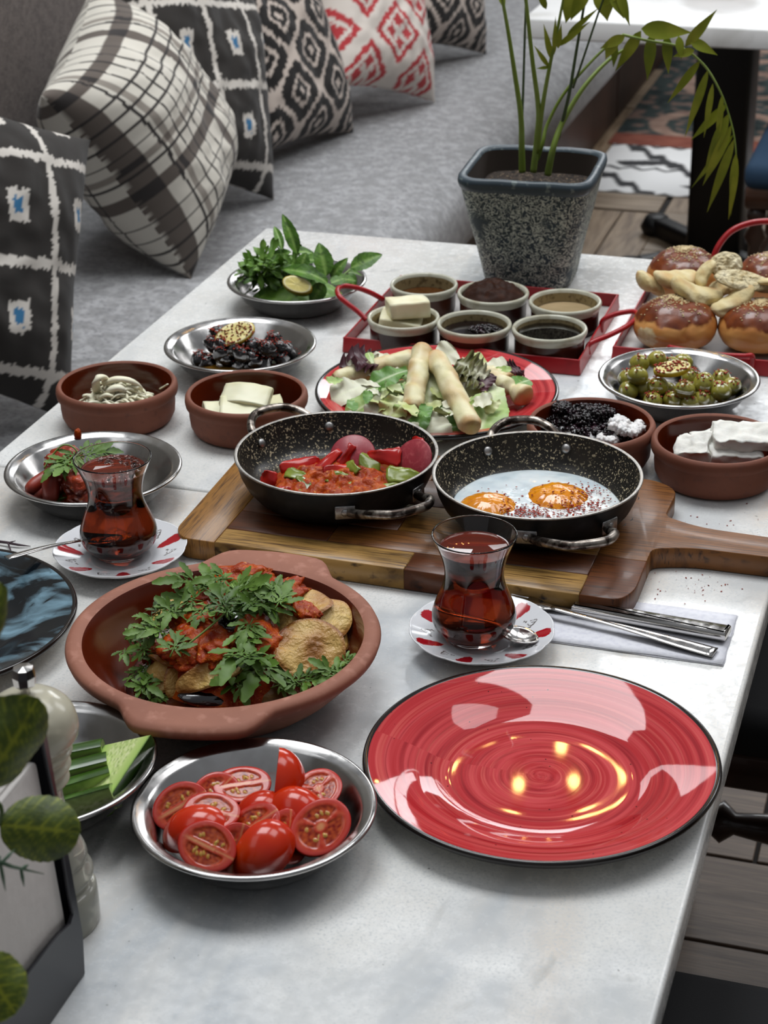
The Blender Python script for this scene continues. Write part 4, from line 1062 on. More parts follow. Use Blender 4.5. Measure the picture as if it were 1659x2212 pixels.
# ------------------------------------------------------------------ tomatoes
mTom = M('tomato', (1, 1, 1), .2, attr=True, spec=.4, sss=.08, bump=[(260, .12, .0006)])
mTomSkin = M('tomato_skin', H('bb2606'), .16, layers=[(25, H('c93c0a'), .45, .75), (8, H('a21806'), .5, .7)], spec=.45)
def tomato_half(a=.0225, b=.0185, d=.0175, seed=0., kind=0):
    "cut face in the XY plane looking along +Z, skin below"
    nr, nt_ = 26, 72; V, C, F = [], [], []; idx = []
    flesh, pale, core, gel, seedc = H('b02814'), H('c04e34'), H('cf8a5c'), H('7c1208'), H('c09a48')
    q = random.Random(int(seed*10)+1); seeds = []
    for k in range(11 if kind == 0 else 9):
        s_ = 1 if k % 2 else -1; t = q.uniform(-.75, .75); seeds.append((t*.62, s_*(.36+.10*math.sin(k*2.1))*(1-.35*abs(t)), q.uniform(-.5, .5)))
    def cell(x, y):
        "x,y in unit disc -> colour, dz"
        r = math.hypot(x, y); w_ = .06*n3(x*3+seed, y*3, 1)
        g = 0
        if kind == 0:  # two seed chambers each side of a pale core
            g = sst(.13+w_, .19+w_, abs(y))*(1-sst(.70, .78, r+w_))*(1-sst(.60, .72, abs(x)))
        else:          # three chambers
            an = (math.atan2(y, x)+seed) % (2*math.pi/3)-math.pi/3
            g = sst(.2, .28, r)*(1-sst(.70, .78, r))*(1-sst(.78, .95, abs(an)))
        c = mixc(flesh, pale, .5+.9*n3(x*7, y*7, seed)); c = mixc(c, H('bb4036'), sst(.80, .88, r)); c = mixc(c, H('b01d12'), sst(.94, .98, r))
        if abs(y) < .10 and kind == 0: c = mixc(c, core, (1-abs(y)/.10)*(1-sst(.5, .95, abs(x)))*1.1 if x < .3 else (1-abs(y)/.06)*.7 if abs(y) < .06 else 0)
        if kind == 1: c = mixc(c, core, 1-sst(.05, .2, r))
        c = mixc(c, mixc(gel, H('b34a1c'), .5+n3(x*9, y*9, seed+4)), g); z = -.10*g+.012*n3(x*12, y*12, seed)
        for (sx_, sy_, rot) in seeds:
            dx, dy = x-sx_, y-sy_; ca, sa = math.cos(rot), math.sin(rot); e = ((dx*ca+dy*sa)/.055)**2+((-dx*sa+dy*ca)/.10)**2
            if e < 1 and g > .3: c = mixc(c, seedc, .9*(1-e*.4)); z += .07*math.sqrt(1-e)
        return c, z
    for i in range(nr+1):
        s = i/nr
        for k in range(nt_):
            t = 2*math.pi*k/nt_; x, y = s*math.cos(t), s*math.sin(t); c, z = cell(x, y); rr = 1+.03*n3(math.cos(t)+seed, math.sin(t), 0)
            V.append((x*a*rr, y*b*rr, z*b*.42*(1-s**10)-.0004*sst(.9, 1, s))); C.append(c)
    for i in range(nr):
        for k in range(nt_): p_ = i*nt_+k; p2 = i*nt_+(k+1) % nt_; F.append((p_, p_+nt_, p2+nt_, p2)); idx.append(0)
    o_ = nr*nt_; base = len(V); nb = 12
    for i in range(1, nb+1):
        f_ = i/nb*math.pi/2
        for k in range(nt_):
            t = 2*math.pi*k/nt_; rr = 1+.03*n3(math.cos(t)+seed, math.sin(t), 0); s = math.cos(f_)
            V.append((max(s, .001)*a*rr*math.cos(t), max(s, .001)*b*rr*math.sin(t), -.0004-d*math.sin(f_))); C.append(H('b3170d'))
    for i in range(nb):
        for k in range(nt_):
            r0 = (o_ if i == 0 else base+(i-1)*nt_); r1 = base+i*nt_; k2 = (k+1) % nt_; F.append((r0+k, r1+k, r1+k2, r0+k2)); idx.append(1)
    return mesh('tomato_half', V, F, [mTom, mTomSkin], C, True, idx)
def tomato_wedge(L=.021, R=.018, a0=95, seed=0.):
    "quarter: ellipsoid sector with two flat cut faces"
    V, F, C, idx = [], [], [], []; n1, n2 = 20, 14; A = math.radians(a0)
    for i in range(n1+1):
        u = -math.pi/2+math.pi*i/n1
        for j in range(n2+1):
            t = A*j/n2; V.append((L*math.sin(u), R*math.cos(u)*math.cos(t), R*math.cos(u)*math.sin(t))); C.append(H('b3170d'))
    for i in range(n1):
        for j in range(n2): p_ = i*(n2+1)+j; F.append((p_, p_+1, p_+n2+2, p_+n2+1)); idx.append(1)
    for t, fl_ in ((0, 1), (A, 0)):
        o_ = len(V); m_ = 10
        for i in range(n1+1):
            u = -math.pi/2+math.pi*i/n1
            for j in range(m_+1):
                s = j/m_; r = R*math.cos(u)*s; g = sst(.3, .4, s)*(1-sst(.72, .8, s))*(1-sst(.5, .8, abs(math.sin(u))))
                dip = .0012*g; V.append((L*math.sin(u), r*math.cos(t)+dip*(-math.sin(t))*(-1 if fl_ else 1), r*math.sin(t)+dip*math.cos(t)*(-1 if not fl_ else 1)))
                c = mixc(H('b03224'), H('7c1208'), g); c = mixc(c, H('cf8a5c'), 1-sst(0, .25, s))
                if g > .5 and n3(i*.8, j*.9, seed) > .2: c = H('c9a35a')
                C.append(mixc(c, H('b01d12'), sst(.92, 1, s)))
        for i in range(n1):
            for j in range(m_):
                p_ = o_+i*(m_+1)+j; q_ = (p_, p_+1, p_+m_+2, p_+m_+1); F.append(q_[::-1] if fl_ else q_); idx.append(0)
    cx_ = (R*.35*math.cos(A/2), R*.35*math.sin(A/2)); V = [(v[0], v[1]-cx_[0], v[2]-cx_[1]) for v in V]; ro = Matrix.Rotation(math.pi/2-A/2, 3, 'X'); V = [tuple(ro @ Vector(v)) for v in V]
    return mesh('tomato_wedge', V, F, [mTom, mTomSkin], C, True, idx)
th = [tomato_half(seed=s+.3, kind=k) for s, k in ((1, 0), (2, 0), (3, 0), (4, 1), (5, 0))]
tw_ = [tomato_wedge(seed=1.), tomato_wedge(.022, .019, 110, 2.)]
def V3(r, f, u): return CR*r+CF*f+UP*u
TG = 'cherry tomato halves and quarters in the steel dish'
def tom(i, u, v, h, n, spin, lab, k=0, wedge=False, sc=1.):
    me = (tw_ if wedge else th)[k]
    posed('cherry_tomato', lab, 'tomato', me, at(u, v, h), V3(*n), spin, TG, (sc, sc, sc))
tom(1, 523, 1693, .036, (.05, -.25, 1), .2, 'tomato half facing up at the top of the pile, by the dish back', 0, sc=1.0)
tom(2, 688, 1703, .036, (.12, -.30, 1), 1.0, 'rightmost upper tomato half facing up near the dish rim', 3, sc=.93)
tom(4, 386, 1743, .034, (-.15, -.8, 1), .5, 'leftmost tomato half, its cut face towards the camera', 1)
tom(5, 465, 1716, .033, (.15, -.55, 1), .9, 'tomato half behind another half at the upper left of the pile', 2, sc=.95)
tom(6, 456, 1752, .043, (.0, -.32, 1), -.25, 'tomato half lying flat on the left of the pile, cut side up', 4, sc=.97)
tom(9, 546, 1784, .036, (-.35, -.5, 1), .5, 'tomato half in the centre of the pile with a green stem scar', 0, sc=.98)
tom(10, 625, 1806, .030, (.65, -.6, .8), 1.5, 'tomato half standing on edge right of centre', 2, sc=.95)
tom(11, 702, 1793, .034, (.05, -.62, 1), .8, 'large tomato half at the right side facing the camera', 3, sc=1.1)
tom(13, 440, 1838, .034, (-.15, -.75, 1), -.5, 'shiny wet tomato half at the lower left of the pile', 1, sc=1.02)
tom(14, 510, 1842, .027, (.25, -.9, .7), 1.3, 'tomato half at the bottom between the wet half and a skin side piece', 4, sc=.98)
tom(3, 614, 1690, .037, (.75, -.35, .25), 1.35, 'tall tomato quarter pointing up at the back of the pile', 1, True, 1.25)
tom(7, 566, 1745, .031, (0, -.1, 1), .5, 'tomato quarter skin side up just above the centre half', 0, True, 1.0)
tom(8, 643, 1746, .033, (.15, -.25, 1), -.6, 'tomato quarter skin side up left of the large right half', 1, True, 1.1)
tom(12, 405, 1812, .027, (-.2, -.5, .9), .1, 'tomato piece skin side out at the lower left behind the wet half', 1, True, 1.25)
tom(15, 573, 1850, .026, (.15, -.7, .8), .9, 'tomato wedge skin side out at the bottom of the pile', 1, True, 1.25)

# ------------------------------------------------------------------ cucumbers
mCuc = M('cucumber_flesh', (1, 1, 1), .22, attr=True, spec=.5, sss=.05, bump=[(160, .12, .0005)])
def cucumber(L, R, A, seed=0., seeds=True):
    "stick sector of a cucumber: skin on the round side, flesh on the two cuts"
    V, F, C = [], [], []; n1, n2, m_ = 30, 14, 14
    sk, fl1, fl2 = H('2c4814'), H('a8c46a'), H('c6d78c')
    def skc(x, t): return mixc(sk, H('4f7030'), max(0, n3(x*60, t*8, seed))*1.2)
    for i in range(n1+1):
        x = L*(i/n1-.5)
        for j in range(n2+1): t = A*j/n2; V.append((x, R*math.cos(t), R*math.sin(t))); C.append(skc(x, t))
    for i in range(n1):
        for j in range(n2): p_ = i*(n2+1)+j; F.append((p_, p_+1, p_+n2+2, p_+n2+1))
    def flc(x, s):
        c = mixc(fl2, fl1, sst(.35, .95, s)); c = mixc(c, H('8fae60'), sst(.86, .94, s)); c = mixc(c, sk, sst(.95, 1., s))
        if s < .55:
            q_ = n3(x*260+seed, s*22, 2); c = mixc(c, H('8fa85c') if q_ > 0 else H('dde2ae'), min(1, abs(q_)*1.6))
        return c
    for t, fl_ in ((0, 1), (A, 0)):
        o_ = len(V)
        for i in range(n1+1):
            x = L*(i/n1-.5)
            for j in range(m_+1): s = j/m_; dz = .0004*n3(x*300, s*20, seed); V.append((x, R*s*math.cos(t)+dz, R*s*math.sin(t))); C.append(flc(x, s))
        for i in range(n1):
            for j in range(m_): p_ = o_+i*(m_+1)+j; q_ = (p_, p_+1, p_+m_+2, p_+m_+1); F.append(q_[::-1] if fl_ else q_)
    for e, x in ((0, -L/2), (1, L/2)):
        o_ = len(V)
        for j in range(n2+1):
            t = A*j/n2
            for k in range(m_+1): s = k/m_; V.append((x, R*s*math.cos(t), R*s*math.sin(t))); C.append(flc(x+t*.01, s))
        for j in range(n2):
            for k in range(m_): p_ = o_+j*(m_+1)+k; q_ = (p_, p_+m_+1, p_+m_+2, p_+1); F.append(q_ if e else q_[::-1])
    V = [(v[0]+(.28*v[1] if v[0] > 0 else .28*v[1]), v[1]-R*.4*math.cos(A/2), v[2]-R*.4*math.sin(A/2)) for v in V]
    return mesh('cucumber', V, F, mCuc, C, True)
cg = 'cucumber pieces in the steel dish'
c1 = cucumber(.060, .022, math.pi, 1.)
def cpose(me, loc, x, s_, lab, A=math.radians(120)): return tag(link('cucumber_piece', me, mat4=frame(loc, x, s_) @ Matrix.Rotation(math.pi/2-A/2, 4, 'X')), lab, 'cucumber', cg)
# slab leaning with its seeded cut face to the camera
cpose(c1, at(246, 1678, .030), V3(.42, .8, .34), V3(.55, .35, -.8), 'long cucumber half leaning with its seeded cut face towards the camera', math.pi)
c2 = cucumber(.046, .020, math.radians(120), 2.)
for (u, v, h, x, z, lab) in ((192, 1745, .026, (.95, .3, .1), (.2, .9, .45), 'front cucumber piece with a skin strip on top, beside the dish rim'), (185, 1706, .026, (.9, .5, 0), (.2, .9, .55), 'cucumber piece directly behind the front one'), (178, 1672, .030, (.9, .4, 0), (.1, .8, .75), 'dark skinned cucumber piece in the middle of the row'), (168, 1640, .030, (.9, .3, 0), (.1, .8, .7), 'rearmost cucumber piece against the far side of the dish')):
    cpose(c2, at(u-8, v, h), V3(*x), V3(*z), lab)

# ------------------------------------------------------------------ green olives
mOlG = M('green_olive', H('8d872e'), .14, layers=[(60, H('a59c48'), .4, .7), (140, H('6c661c'), .62, .78, 3)], spec=.6, coat=.4, sss=.05)
mOlB = M('black_olive', H('0d0808'), .16, layers=[(60, H('231214'), .5, .7)], spec=.6, coat=.3, bump=[(120, .8, .0015, 3, None, 'warp')])
mFlake = M('red_pepper_flakes', H('ad2c12'), .5, layers=[(500, H('781608'), .5, .62), (300, H('cc5520'), .56, .66)])
mOil = M('seasoned_oil', H('6a4a14'), .06, spec=.8, layers=[(60, H('3b2a10'), .45, .65), (160, H('7c2c12'), .6, .7)])
mLemon = M('lemon_slice', (1, 1, 1), .3, attr=True, spec=.5)
def olive_mesh(a, b, amp=.03, seed=0., name='olive', mat=mOlG):
    V, F = blob(a, b, b*.97, amp, 1.2, seed, 4, 1); V = [(v[0], v[1]*(1-.12*(v[0]/a)), v[2]) for v in V]
    return mesh(name, V, F, mat)
og = [olive_mesh(.0125, .0112, .03, s) for s in (1., 2., 3.)]
def at2(u, v, h, c): return at(u, v, h)
OL = [(1420, 777, .040), (1381, 785, .040), (1378, 812, .038), (1355, 818, .026), (1350, 848, .018), (1421, 834, .027), (1479, 842, .030), (1521, 828, .033), (1555, 845, .026), (1558, 818, .026), (1410, 867, .016), (1455, 865, .015), (1492, 872, .014), (1517, 862, .018), (1450, 790, .030), (1475, 783, .030), (1492, 815, .024), (1390, 836, .022), (1400, 848, .016), (1585, 838, .022), (1440, 845, .015), (1500, 850, .016), (1535, 862, .016), (1372, 835, .02)]
ollab = ['topmost green olive at the back of the pile', 'green olive left of the topmost one', 'green olive below the topmost pair on the left', 'green olive at the far left of the pile', 'pale olive lowest at the left rim', 'pinkish green olive dusted with red under the lemon', 'round green olive front and centre', 'red dusted large olive right of centre', 'olive with heavy red flakes on the right slope', 'small olive behind the right slope', 'pale green olive at the front left bottom', 'olive sunk in red flakes at the front', 'olive at the very front of the dish', 'olive at the front right under the dusted ones', 'olive just behind the lemon slice, left end', 'olive just behind the lemon slice, right end', 'olive tucked under the front edge of the lemon slice', 'half hidden olive between the left olives and the pinkish one', 'half hidden olive under the pinkish green one', 'olive at the right end of the pile touching the dish', 'half hidden olive in flakes left of the front centre one', 'half hidden olive in flakes right of the front centre one', 'half hidden olive at the lower right of the pile', 'half hidden olive at the lower left of the pile']
for i, (u, v, h) in enumerate(OL):
    lab = ollab[i] 
    k_ = 1.12 if i in (7, 8) else 1.
    posed('green_olive', lab, 'olive', og[i % 3], at(u, v, h), V3(rnd.uniform(-.5, .5), rnd.uniform(-.5, .5), 1), rnd.uniform(0, 6), 'green olives in the steel dish', (k_, k_, k_))
V, F = mound(.060, .060, .003, 16, 60, .0012, 80, 5, 4, jag=.03); tag(obj('olive_oil', (V, F), mOil, loc=(D_OL[0], D_OL[1], T+.0088)), 'brownish olive oil pooled under the green olives', 'oil')
def lemon(L, W_, th_, seed=0., round_=False):
    V, F, C = [], [], []
    ol = []
    for k in range(40):
        t = 2*math.pi*k/40; ol.append((L/2*math.cos(t), W_/2*math.sin(t)))
    rows = []
    for (s, z, c) in ((0, th_/2, H('ddd08a')), (.45, th_/2, H('d8c878')), (.80, th_/2, H('dccf84')), (.88, th_/2, H('ece6c0')), (1., th_/2-.0005, H('d2b83a')), (1.02, 0, H('cfae28')), (1., -th_/2+.0005, H('cfae28')), (.86, -th_/2, H('dfd7a6')), (0, -th_/2, H('c2ac4a'))):
        rows.append(len(V))
        for k, p_ in enumerate(ol): V.append((p_[0]*s, p_[1]*s, z+.0004*n3(p_[0]*300, p_[1]*300, z*100))); C.append(mixc(c, H('c9a020'), .2*max(0, n3(k*.9, s*4, seed))))
    for i in range(len(rows)-1):
        for k in range(40): k2 = (k+1) % 40; F.append((rows[i]+k, rows[i+1]+k, rows[i+1]+k2, rows[i]+k2))
    return mesh('lemon', V, F, mLemon, C)
mm = frame(at(1452, 797, .046), V3(1, .1, .10), V3(-.05, -.35, 1)); tag(link('lemon_slice', lemon(.043, .022, .007, 1), mat4=mm), 'lemon slice dusted with red flakes on the green olives', 'lemon')
lm_of = mm
def flakes_on(cx_, cy_, r, n, zf, seed, size=.0011):
    q = random.Random(seed); P = []
    for i in range(n):
        a = q.uniform(0, 6.28); s = r*math.sqrt(q.random()); P.append((cx_+s*math.cos(a), cy_+s*math.sin(a), zf(s*math.cos(a), s*math.sin(a))+q.uniform(0, .0008)))
    return speckle(P, size, seed)
q = random.Random(5); P = [lm_of @ Vector((q.uniform(-.019, .019), q.uniform(-.009, .009), .004)) for i in range(120)]
for (u, v, h) in OL[:20]:
    c = at(u, v, h)
    for i in range(30):
        d = Vector((q.gauss(0, .5), q.gauss(0, .5)-.25, 1)).normalized()
        if q.random() < (.9 if u > 1400 and v > 800 else .25): P.append(c+Vector((d.x*.0130, d.y*.0126, d.z*.0122)))
for i in range(260):
    a, s = q.uniform(0, 6.28), .052*math.sqrt(q.random()); P.append(Vector((D_OL[0]+s*math.cos(a), D_OL[1]-.008+s*math.sin(a)*.8, T+.0095+.003*q.random())))
tag(obj('pepper_flakes', speckle(P, .0019, 4), mFlake), 'red pepper flakes strewn over the green olives and lemon', 'flakes', kind='stuff')

# ------------------------------------------------------------------ black olives
ob = [olive_mesh(.0125, .0098, .16, s, 'olive', mOlB) for s in (4., 5., 6.)]
BO = [(468, 722, .040), (460, 745, .032), (478, 745, .036), (520, 765, .030), (545, 750, .034), (552, 778, .020), (590, 735, .036), (575, 752, .036), (600, 750, .030), (590, 762, .024), (620, 758, .024), (490, 775, .020), (432, 775, .016), (450, 782, .013), (515, 785, .014), (570, 785, .015), (505, 755, .032), (610, 775, .016), (530, 790, .010), (480, 762, .028), (632, 772, .014), (545, 768, .025)]
blab = ['black olive standing highest behind the lemon slice', 'black olive left of the lemon slice', 'wrinkled black olive touching the lemon at its lower left', 'black olive in the middle of the front row', 'black olive with flakes under the lemon slice', 'glossy black olive at the front centre', 'topmost black olive right of the lemon', 'black olive below the topmost one at right', 'black olive at the right shoulder of the heap', 'shiny black olive right of front centre', 'black olive at the right end of the heap', 'black olive at the front left of the heap', 'lone black olive at the left end', 'black olive in flakes at the lower left', 'buried black olive at the front, left of centre', 'buried black olive at the front, right of centre', 'black olive tucked under the lower edge of the lemon', 'buried black olive at the lower right of the heap', 'black olive lowest of all at the front rim', 'buried black olive under the left end of the lemon', 'small black olive farthest right in the dish', 'buried black olive behind the front centre one']
for i, (u, v, h) in enumerate(BO):
    posed('black_olive', blab[i] , 'olive', ob[i % 3], at(u, v, h), V3(rnd.uniform(-.6, .6), rnd.uniform(-.6, .6), 1), rnd.uniform(0, 6), 'black olives in the steel dish')
mm = frame(at(508, 722, .048), V3(.9, .25, .28), V3(-.25, -.75, .9)); tag(link('lemon_slice', lemon(.050, .030, .007, 2), mat4=mm), 'lemon slice with red flakes leaning on the black olives', 'lemon')
P = [mm @ Vector((q.uniform(-.022, .022), q.uniform(-.012, .013), .004)) for i in range(110)]
for (u, v, h) in BO:
    c = at(u, v, h)
    for i in range(46):
        d = Vector((q.gauss(0, .5), q.gauss(0, .5)-.3, 1)).normalized()
        if q.random() < .6: P.append(c+Vector((d.x*.0132, d.y*.0125, d.z*.0118)))
for i in range(420): a, s = q.uniform(0, 6.28), .056*math.sqrt(q.random()); P.append(Vector((D_DATE[0]+s*math.cos(a), D_DATE[1]-.006+s*math.sin(a)*.85, T+.0075+.006*q.random()*(1-s/.06))))
tag(obj('pepper_flakes', speckle(P, .0018, 5), mFlake), 'red pepper flakes strewn over the black olives', 'flakes', kind='stuff')
V, F = mound(.060, .060, .003, 16, 60, .0012, 80, 6, 4, jag=.03); tag(obj('olive_oil', (V, F), mOil, loc=(D_DATE[0], D_DATE[1], T+.0088)), 'reddish brown oil pooled under the black olives', 'oil')

# ------------------------------------------------------------------ cheeses
mCh = M('string_cheese', H('eeead2'), .45, layers=[(50, H('e2dcba'), .45, .7)], sss=.1, bump=[(160, .4, .0008, 3, (.25, 1, 1))])
mChY = M('sliced_cheese', H('e2dfc0'), .4, layers=[(14, H('cfca9c'), .5, .7)], sss=.1)
mFeta = M('feta', H('e6e4dc'), .6, layers=[(40, H('d8d6cc'), .5, .7)], sss=.08, bump=[(200, .5, .0010), (50, .3, .002)])
mCurd = M('white_curd', H('e4e1df'), .6, sss=.1, bump=[(200, .5, .001)])
def ribbon(P, w_, t_, mat, name, lab, cat, grp, seed=0):
    S_ = smoothp(P, 8); V = []; n_ = len(S_)
    for i, p in enumerate(S_):
        d = (S_[min(i+1, n_-1)]-S_[max(i-1, 0)]).normalized(); s_ = d.cross(UP); s_ = s_.normalized() if s_.length > .1 else CR; u_ = s_.cross(d)
        e = 1-.5*((2*i/(n_-1)-1)**6)
        for k in range(12): a = 2*math.pi*k/12; V.append(p+s_*(w_/2*e*math.cos(a)*(1+.15*n3(i*.2, k, seed)))+u_*(t_/2*e*math.sin(a)))
    F = tube([(i, 0, 0) for i in range(n_)], 1, 12)[1]
    return tag(obj(name, (V, F), mat), lab, cat, grp)
cc = Vector((B1[0], B1[1], T))
shg = 'string cheese strands in the clay bowl'
ribbon([at(211, 855, .028), at(207, 832, .048), at(212, 816, .058), at(226, 816, .054), at(228, 834, .043)], .010, .006, mCh, 'cheese_strand', 'thick string cheese strand looping over at the top left of the bowl', 'cheese', shg, 1)
ribbon([at(222, 830, .046), at(250, 819, .053), at(285, 824, .049), at(305, 842, .034)], .010, .0065, mCh, 'cheese_strand', 'wide curved string cheese strand lying across the top', 'cheese', shg, 2)
ribbon([at(232, 862, .028), at(240, 842, .043), at(260, 838, .045), at(268, 853, .034)], .012, .008, mCh, 'cheese_strand', 'plump folded cheese strand in the middle front', 'cheese', shg, 3)
ribbon([at(345, 840, .032), at(358, 833, .040), at(362, 830, .043)], .004, .002, mCh, 'cheese_strand', 'thin stray cheese strand on the right wall of the bowl', 'cheese', shg, 4)
ribbon([at(137, 830, .036), at(142, 842, .028), at(156, 855, .020)], .005, .004, mCh, 'cheese_strand', 'thin cheese strand against the left wall of the bowl', 'cheese', shg, 5)
q = random.Random(11); P = []
for i in range(230):
    a, s = q.uniform(0, 6.28), q.random()**.6*.046; c = Vector((s*math.cos(a), s*math.sin(a), .012+.034*(1-(s/.045)**2)*q.uniform(.6, 1)))
    b = q.uniform(0, 3.14); L = q.uniform(.010, .022); d = Vector((math.cos(b), math.sin(b), q.uniform(-.4, .3)))
    P.append(tube(smoothp([c-d*L/2, c+Vector((0, 0, .003)), c+d*L/2], 3), q.uniform(.0010, .0036), 7, flat=.6))
P.append(mound(.050, .048, .022, 16, 40, .003, 70, 1, 3, base=.006))
tag(obj('shredded_cheese', join(P), mCh, loc=tuple(cc)), 'tangled heap of shredded white cheese under the thick strands', 'cheese', kind='stuff')
mm = frame(at(530, 850, .047), V3(1, .25, -.15), V3(-.05, -.45, 1))
def slab(name, lab, cat, u, v, h, x, z, sx_, sy_, sz_, mat, grp, seed, bend=0., amp=.0006):
    V, F = chunk(sx_, sy_, sz_, amp, 110, seed, 12, .15); V = [(v_[0], v_[1], v_[2]-bend*v_[0]**2) for v_ in V]
    return tag(obj(name, (V, F), mat, mat4=frame(at(u, v, h), V3(*x), V3(*z))), lab, cat, grp)
yg = 'pale yellow cheese slices in the clay bowl'
slab('cheese_slice', 'arched cheese slice resting on top of the flat ones', 'cheese', 531, 852, .044, (1, -.25, -.02), (0, -.45, 1), .056, .030, .008, mChY, yg, 1, 6.)
slab('cheese_slice', 'wide flat cheese slice facing the camera under the arched one', 'cheese', 525, 882, .033, (1, .05, -.05), (.1, -.30, 1), .052, .034, .009, mChY, yg, 2)
slab('cheese_slice', 'lowest cheese slice showing at the left front of the bowl', 'cheese', 480, 890, .022, (1, .3, -.15), (0, -.2, 1), .040, .032, .009, mChY, yg, 3)
slab('cheese_slice', 'cheese slice under the others at the right of the bowl', 'cheese', 575, 882, .024, (1, .2, .1), (0, -.2, 1), .040, .034, .009, mChY, yg, 4)
fg = 'feta blocks in the clay bowl'
slab('feta_block', 'feta block lying on top at the right edge of the photo', 'cheese', 1605, 943, .046, (1, .0, -.05), (-.1, -.25, 1), .062, .036, .013, mFeta, fg, 5, 0, .0028)
slab('feta_block', 'feta block with a broken corner at the left of the bowl', 'cheese', 1500, 967, .034, (1, -.5, .25), (-.25, -.35, 1), .038, .030, .015, mFeta, fg, 6, 0, .0034)
slab('feta_block', 'wide feta block in the front middle of the bowl', 'cheese', 1585, 975, .031, (1, .05, -.08), (0, -.35, 1), .056, .036, .018, mFeta, fg, 7, 0, .0026)
slab('feta_block', 'small feta block showing behind the broken one', 'cheese', 1535, 957, .028, (1, .3, 0), (0, -.2, 1), .036, .034, .012, mFeta, fg, 8, 0, .0014)
# berry preserve
cb_ = Vector((B3[0], B3[1], T+.0095))
V, F = mound(.051, .050, .020, 20, 60, .003, 90, 8, 3)
tag(obj('white_curd', (V, F), mCurd, loc=tuple(cb_)), 'white curd at the bottom of the berry bowl', 'curd')
q = random.Random(21); P = []
for (u, v, h) in ((1330, 918, .046), (1345, 928, .043), (1352, 915, .043), (1368, 930, .040), (1300, 948, .036), (1322, 946, .036), (1338, 908, .045), (1378, 922, .040)):
    for k in range(7): c = at(u+q.uniform(-9, 9), v+q.uniform(-7, 7), h+q.uniform(-.004, .001)); P.append(xf(blob(.0055, .005, .0045, .5, 2.6, q.random()*9, 3), Matrix.Translation(c)))
tag(obj('curd_crumbs', join(P), mCurd), 'white curd crumbs along the front right of the berries', 'curd', kind='stuff')
P = []
V0, F0 = ico(1)
def bb(u, v, h, su, sv, n):
    for i in range(n):
        g1, g2 = max(-1.9, min(1.9, q.gauss(0, 1))), max(-1.7, min(1.7, q.gauss(0, 1)))
        c = at(u+g1*su, v+g2*sv, h+q.uniform(-.009, .001)-.003*(g1*g1+g2*g2)*.6); r = q.uniform(.0010, .0026)*(1.5 if i % 9 == 0 else 1); P.append(([c+Vector((w_.x*r, w_.y*r, w_.z*r)) for w_ in V0], F0))
bb(1214, 880, .052, 10, 7, 520); bb(1255, 895, .048, 26, 12, 700); bb(1290, 888, .050, 20, 8, 420); bb(1260, 922, .040, 30, 11, 700); bb(1310, 930, .040, 24, 11, 520); bb(1330, 937, .036, 18, 9, 260); bb(1215, 905, .038, 22, 12, 420); bb(1240, 940, .030, 30, 8, 300)
V, F = mound(.050, .046, .026, 20, 60, .004, 90, 9, 2.4)
P.append(xf((V, F), Matrix.Translation((cb_.x-.012, cb_.y, cb_.z+.004))))
tag(obj('berry_preserve', join(P), mBerry), 'dark purple berry preserve heaped in the clay bowl', 'berries', kind='stuff')

# ------------------------------------------------------------------ herbs
mHerb = M('mint_leaf', (1, 1, 1), .45, attr=True, layers=[(90, H('2c4a17'), .55, .75)], bump=[(160, .6, .0012)], spec=.4)
mRocket = M('rocket_leaf', H('557c26'), .45, layers=[(60, H('7ba043'), .45, .7), (20, H('3e6220'), .5, .7)], bump=[(150, .4, .0008)])
mPars = M('parsley_leaf', H('527222'), .5, layers=[(70, H('6a8a38'), .45, .7), (25, H('365218'), .5, .7)], bump=[(200, .5, .0008)], spec=.4)
mHStem = M('herb_stem', H('7c9a4e'), .4)
mn = 18
mint_mesh = []
for s in range(3):
    V, F = leaf(.05, .027, mn, 3, 'oval', .15+.15*s, .25, .02, 2, .09, 12, 0, s)
    C = []
    for i in range(mn+1):
        for j in range(-3, 4):
            f = abs(((i*.42-abs(j)*.55) % 1)-.5)*2; C.append(mixc(mixc(H('41681a'), H('568024'), .5+.5*math.sin(s+j)), H('2e4c12'), .7*(1-sst(0, .5, f))) if j else H('7c9c4c'))
    mint_mesh.append(mesh('mint_leaf', V, F, mHerb, C))
def mint(lab, leaves, stemP):
    o_ = stemP[0]; t = thing('mint_sprig', lab, 'herb', tuple(o_), 0, 'mint sprigs in the steel dish')
    obj('stem', tube([p-o_ for p in smoothp(stemP, 5)], .0011, 6), mHStem, t)
    for k, (a, b, wd, nz) in enumerate(leaves):
        a, b = Vector(a), Vector(b); L = (b-a).length; s = L/.05; mm = frame(a-o_, b-a, nz) @ Matrix.Diagonal((s, wd/.027, s, 1))
        link('leaf', mint_mesh[k % 3], t, mat4=mm)
    return t
def ll(a, b, w_, h1, h2, nz=(0, -.5, 1)): return (at(*a, h1), at(*b, h2), w_, V3(*nz))
mint('mint sprig with the two tallest upright leaves', [ll((642, 548), (612, 460), .019, .075, .125, (.3, -1, .2)), ll((610, 540), (592, 478), .012, .075, .105, (.2, -1, .2)), ll((640, 545), (690, 535), .018, .07, .07), ll((630, 545), (555, 560), .017, .07, .06), ll((625, 548), (548, 575), .018, .066, .055)], [at(640, 590, .04), at(638, 565, .055), at(640, 545, .075)])
mint('mint sprig with the broad leaf standing at the right of the heap', [ll((705, 596), (690, 522), .026, .06, .10, (.2, -1, .4)), ll((700, 605), (605, 560), .024, .055, .075, (.1, -.6, 1)), ll((715, 600), (745, 560), .015, .055, .08, (0, -.9, .5)), ll((712, 605), (770, 600), .020, .05, .05), ll((708, 612), (665, 580), .016, .055, .075), ll((700, 612), (670, 655), .022, .05, .028, (0, -1, .5)), ll((715, 612), (745, 598), .018, .052, .058)], [at(660, 600, .04), at(690, 605, .05), at(708, 605, .056)])
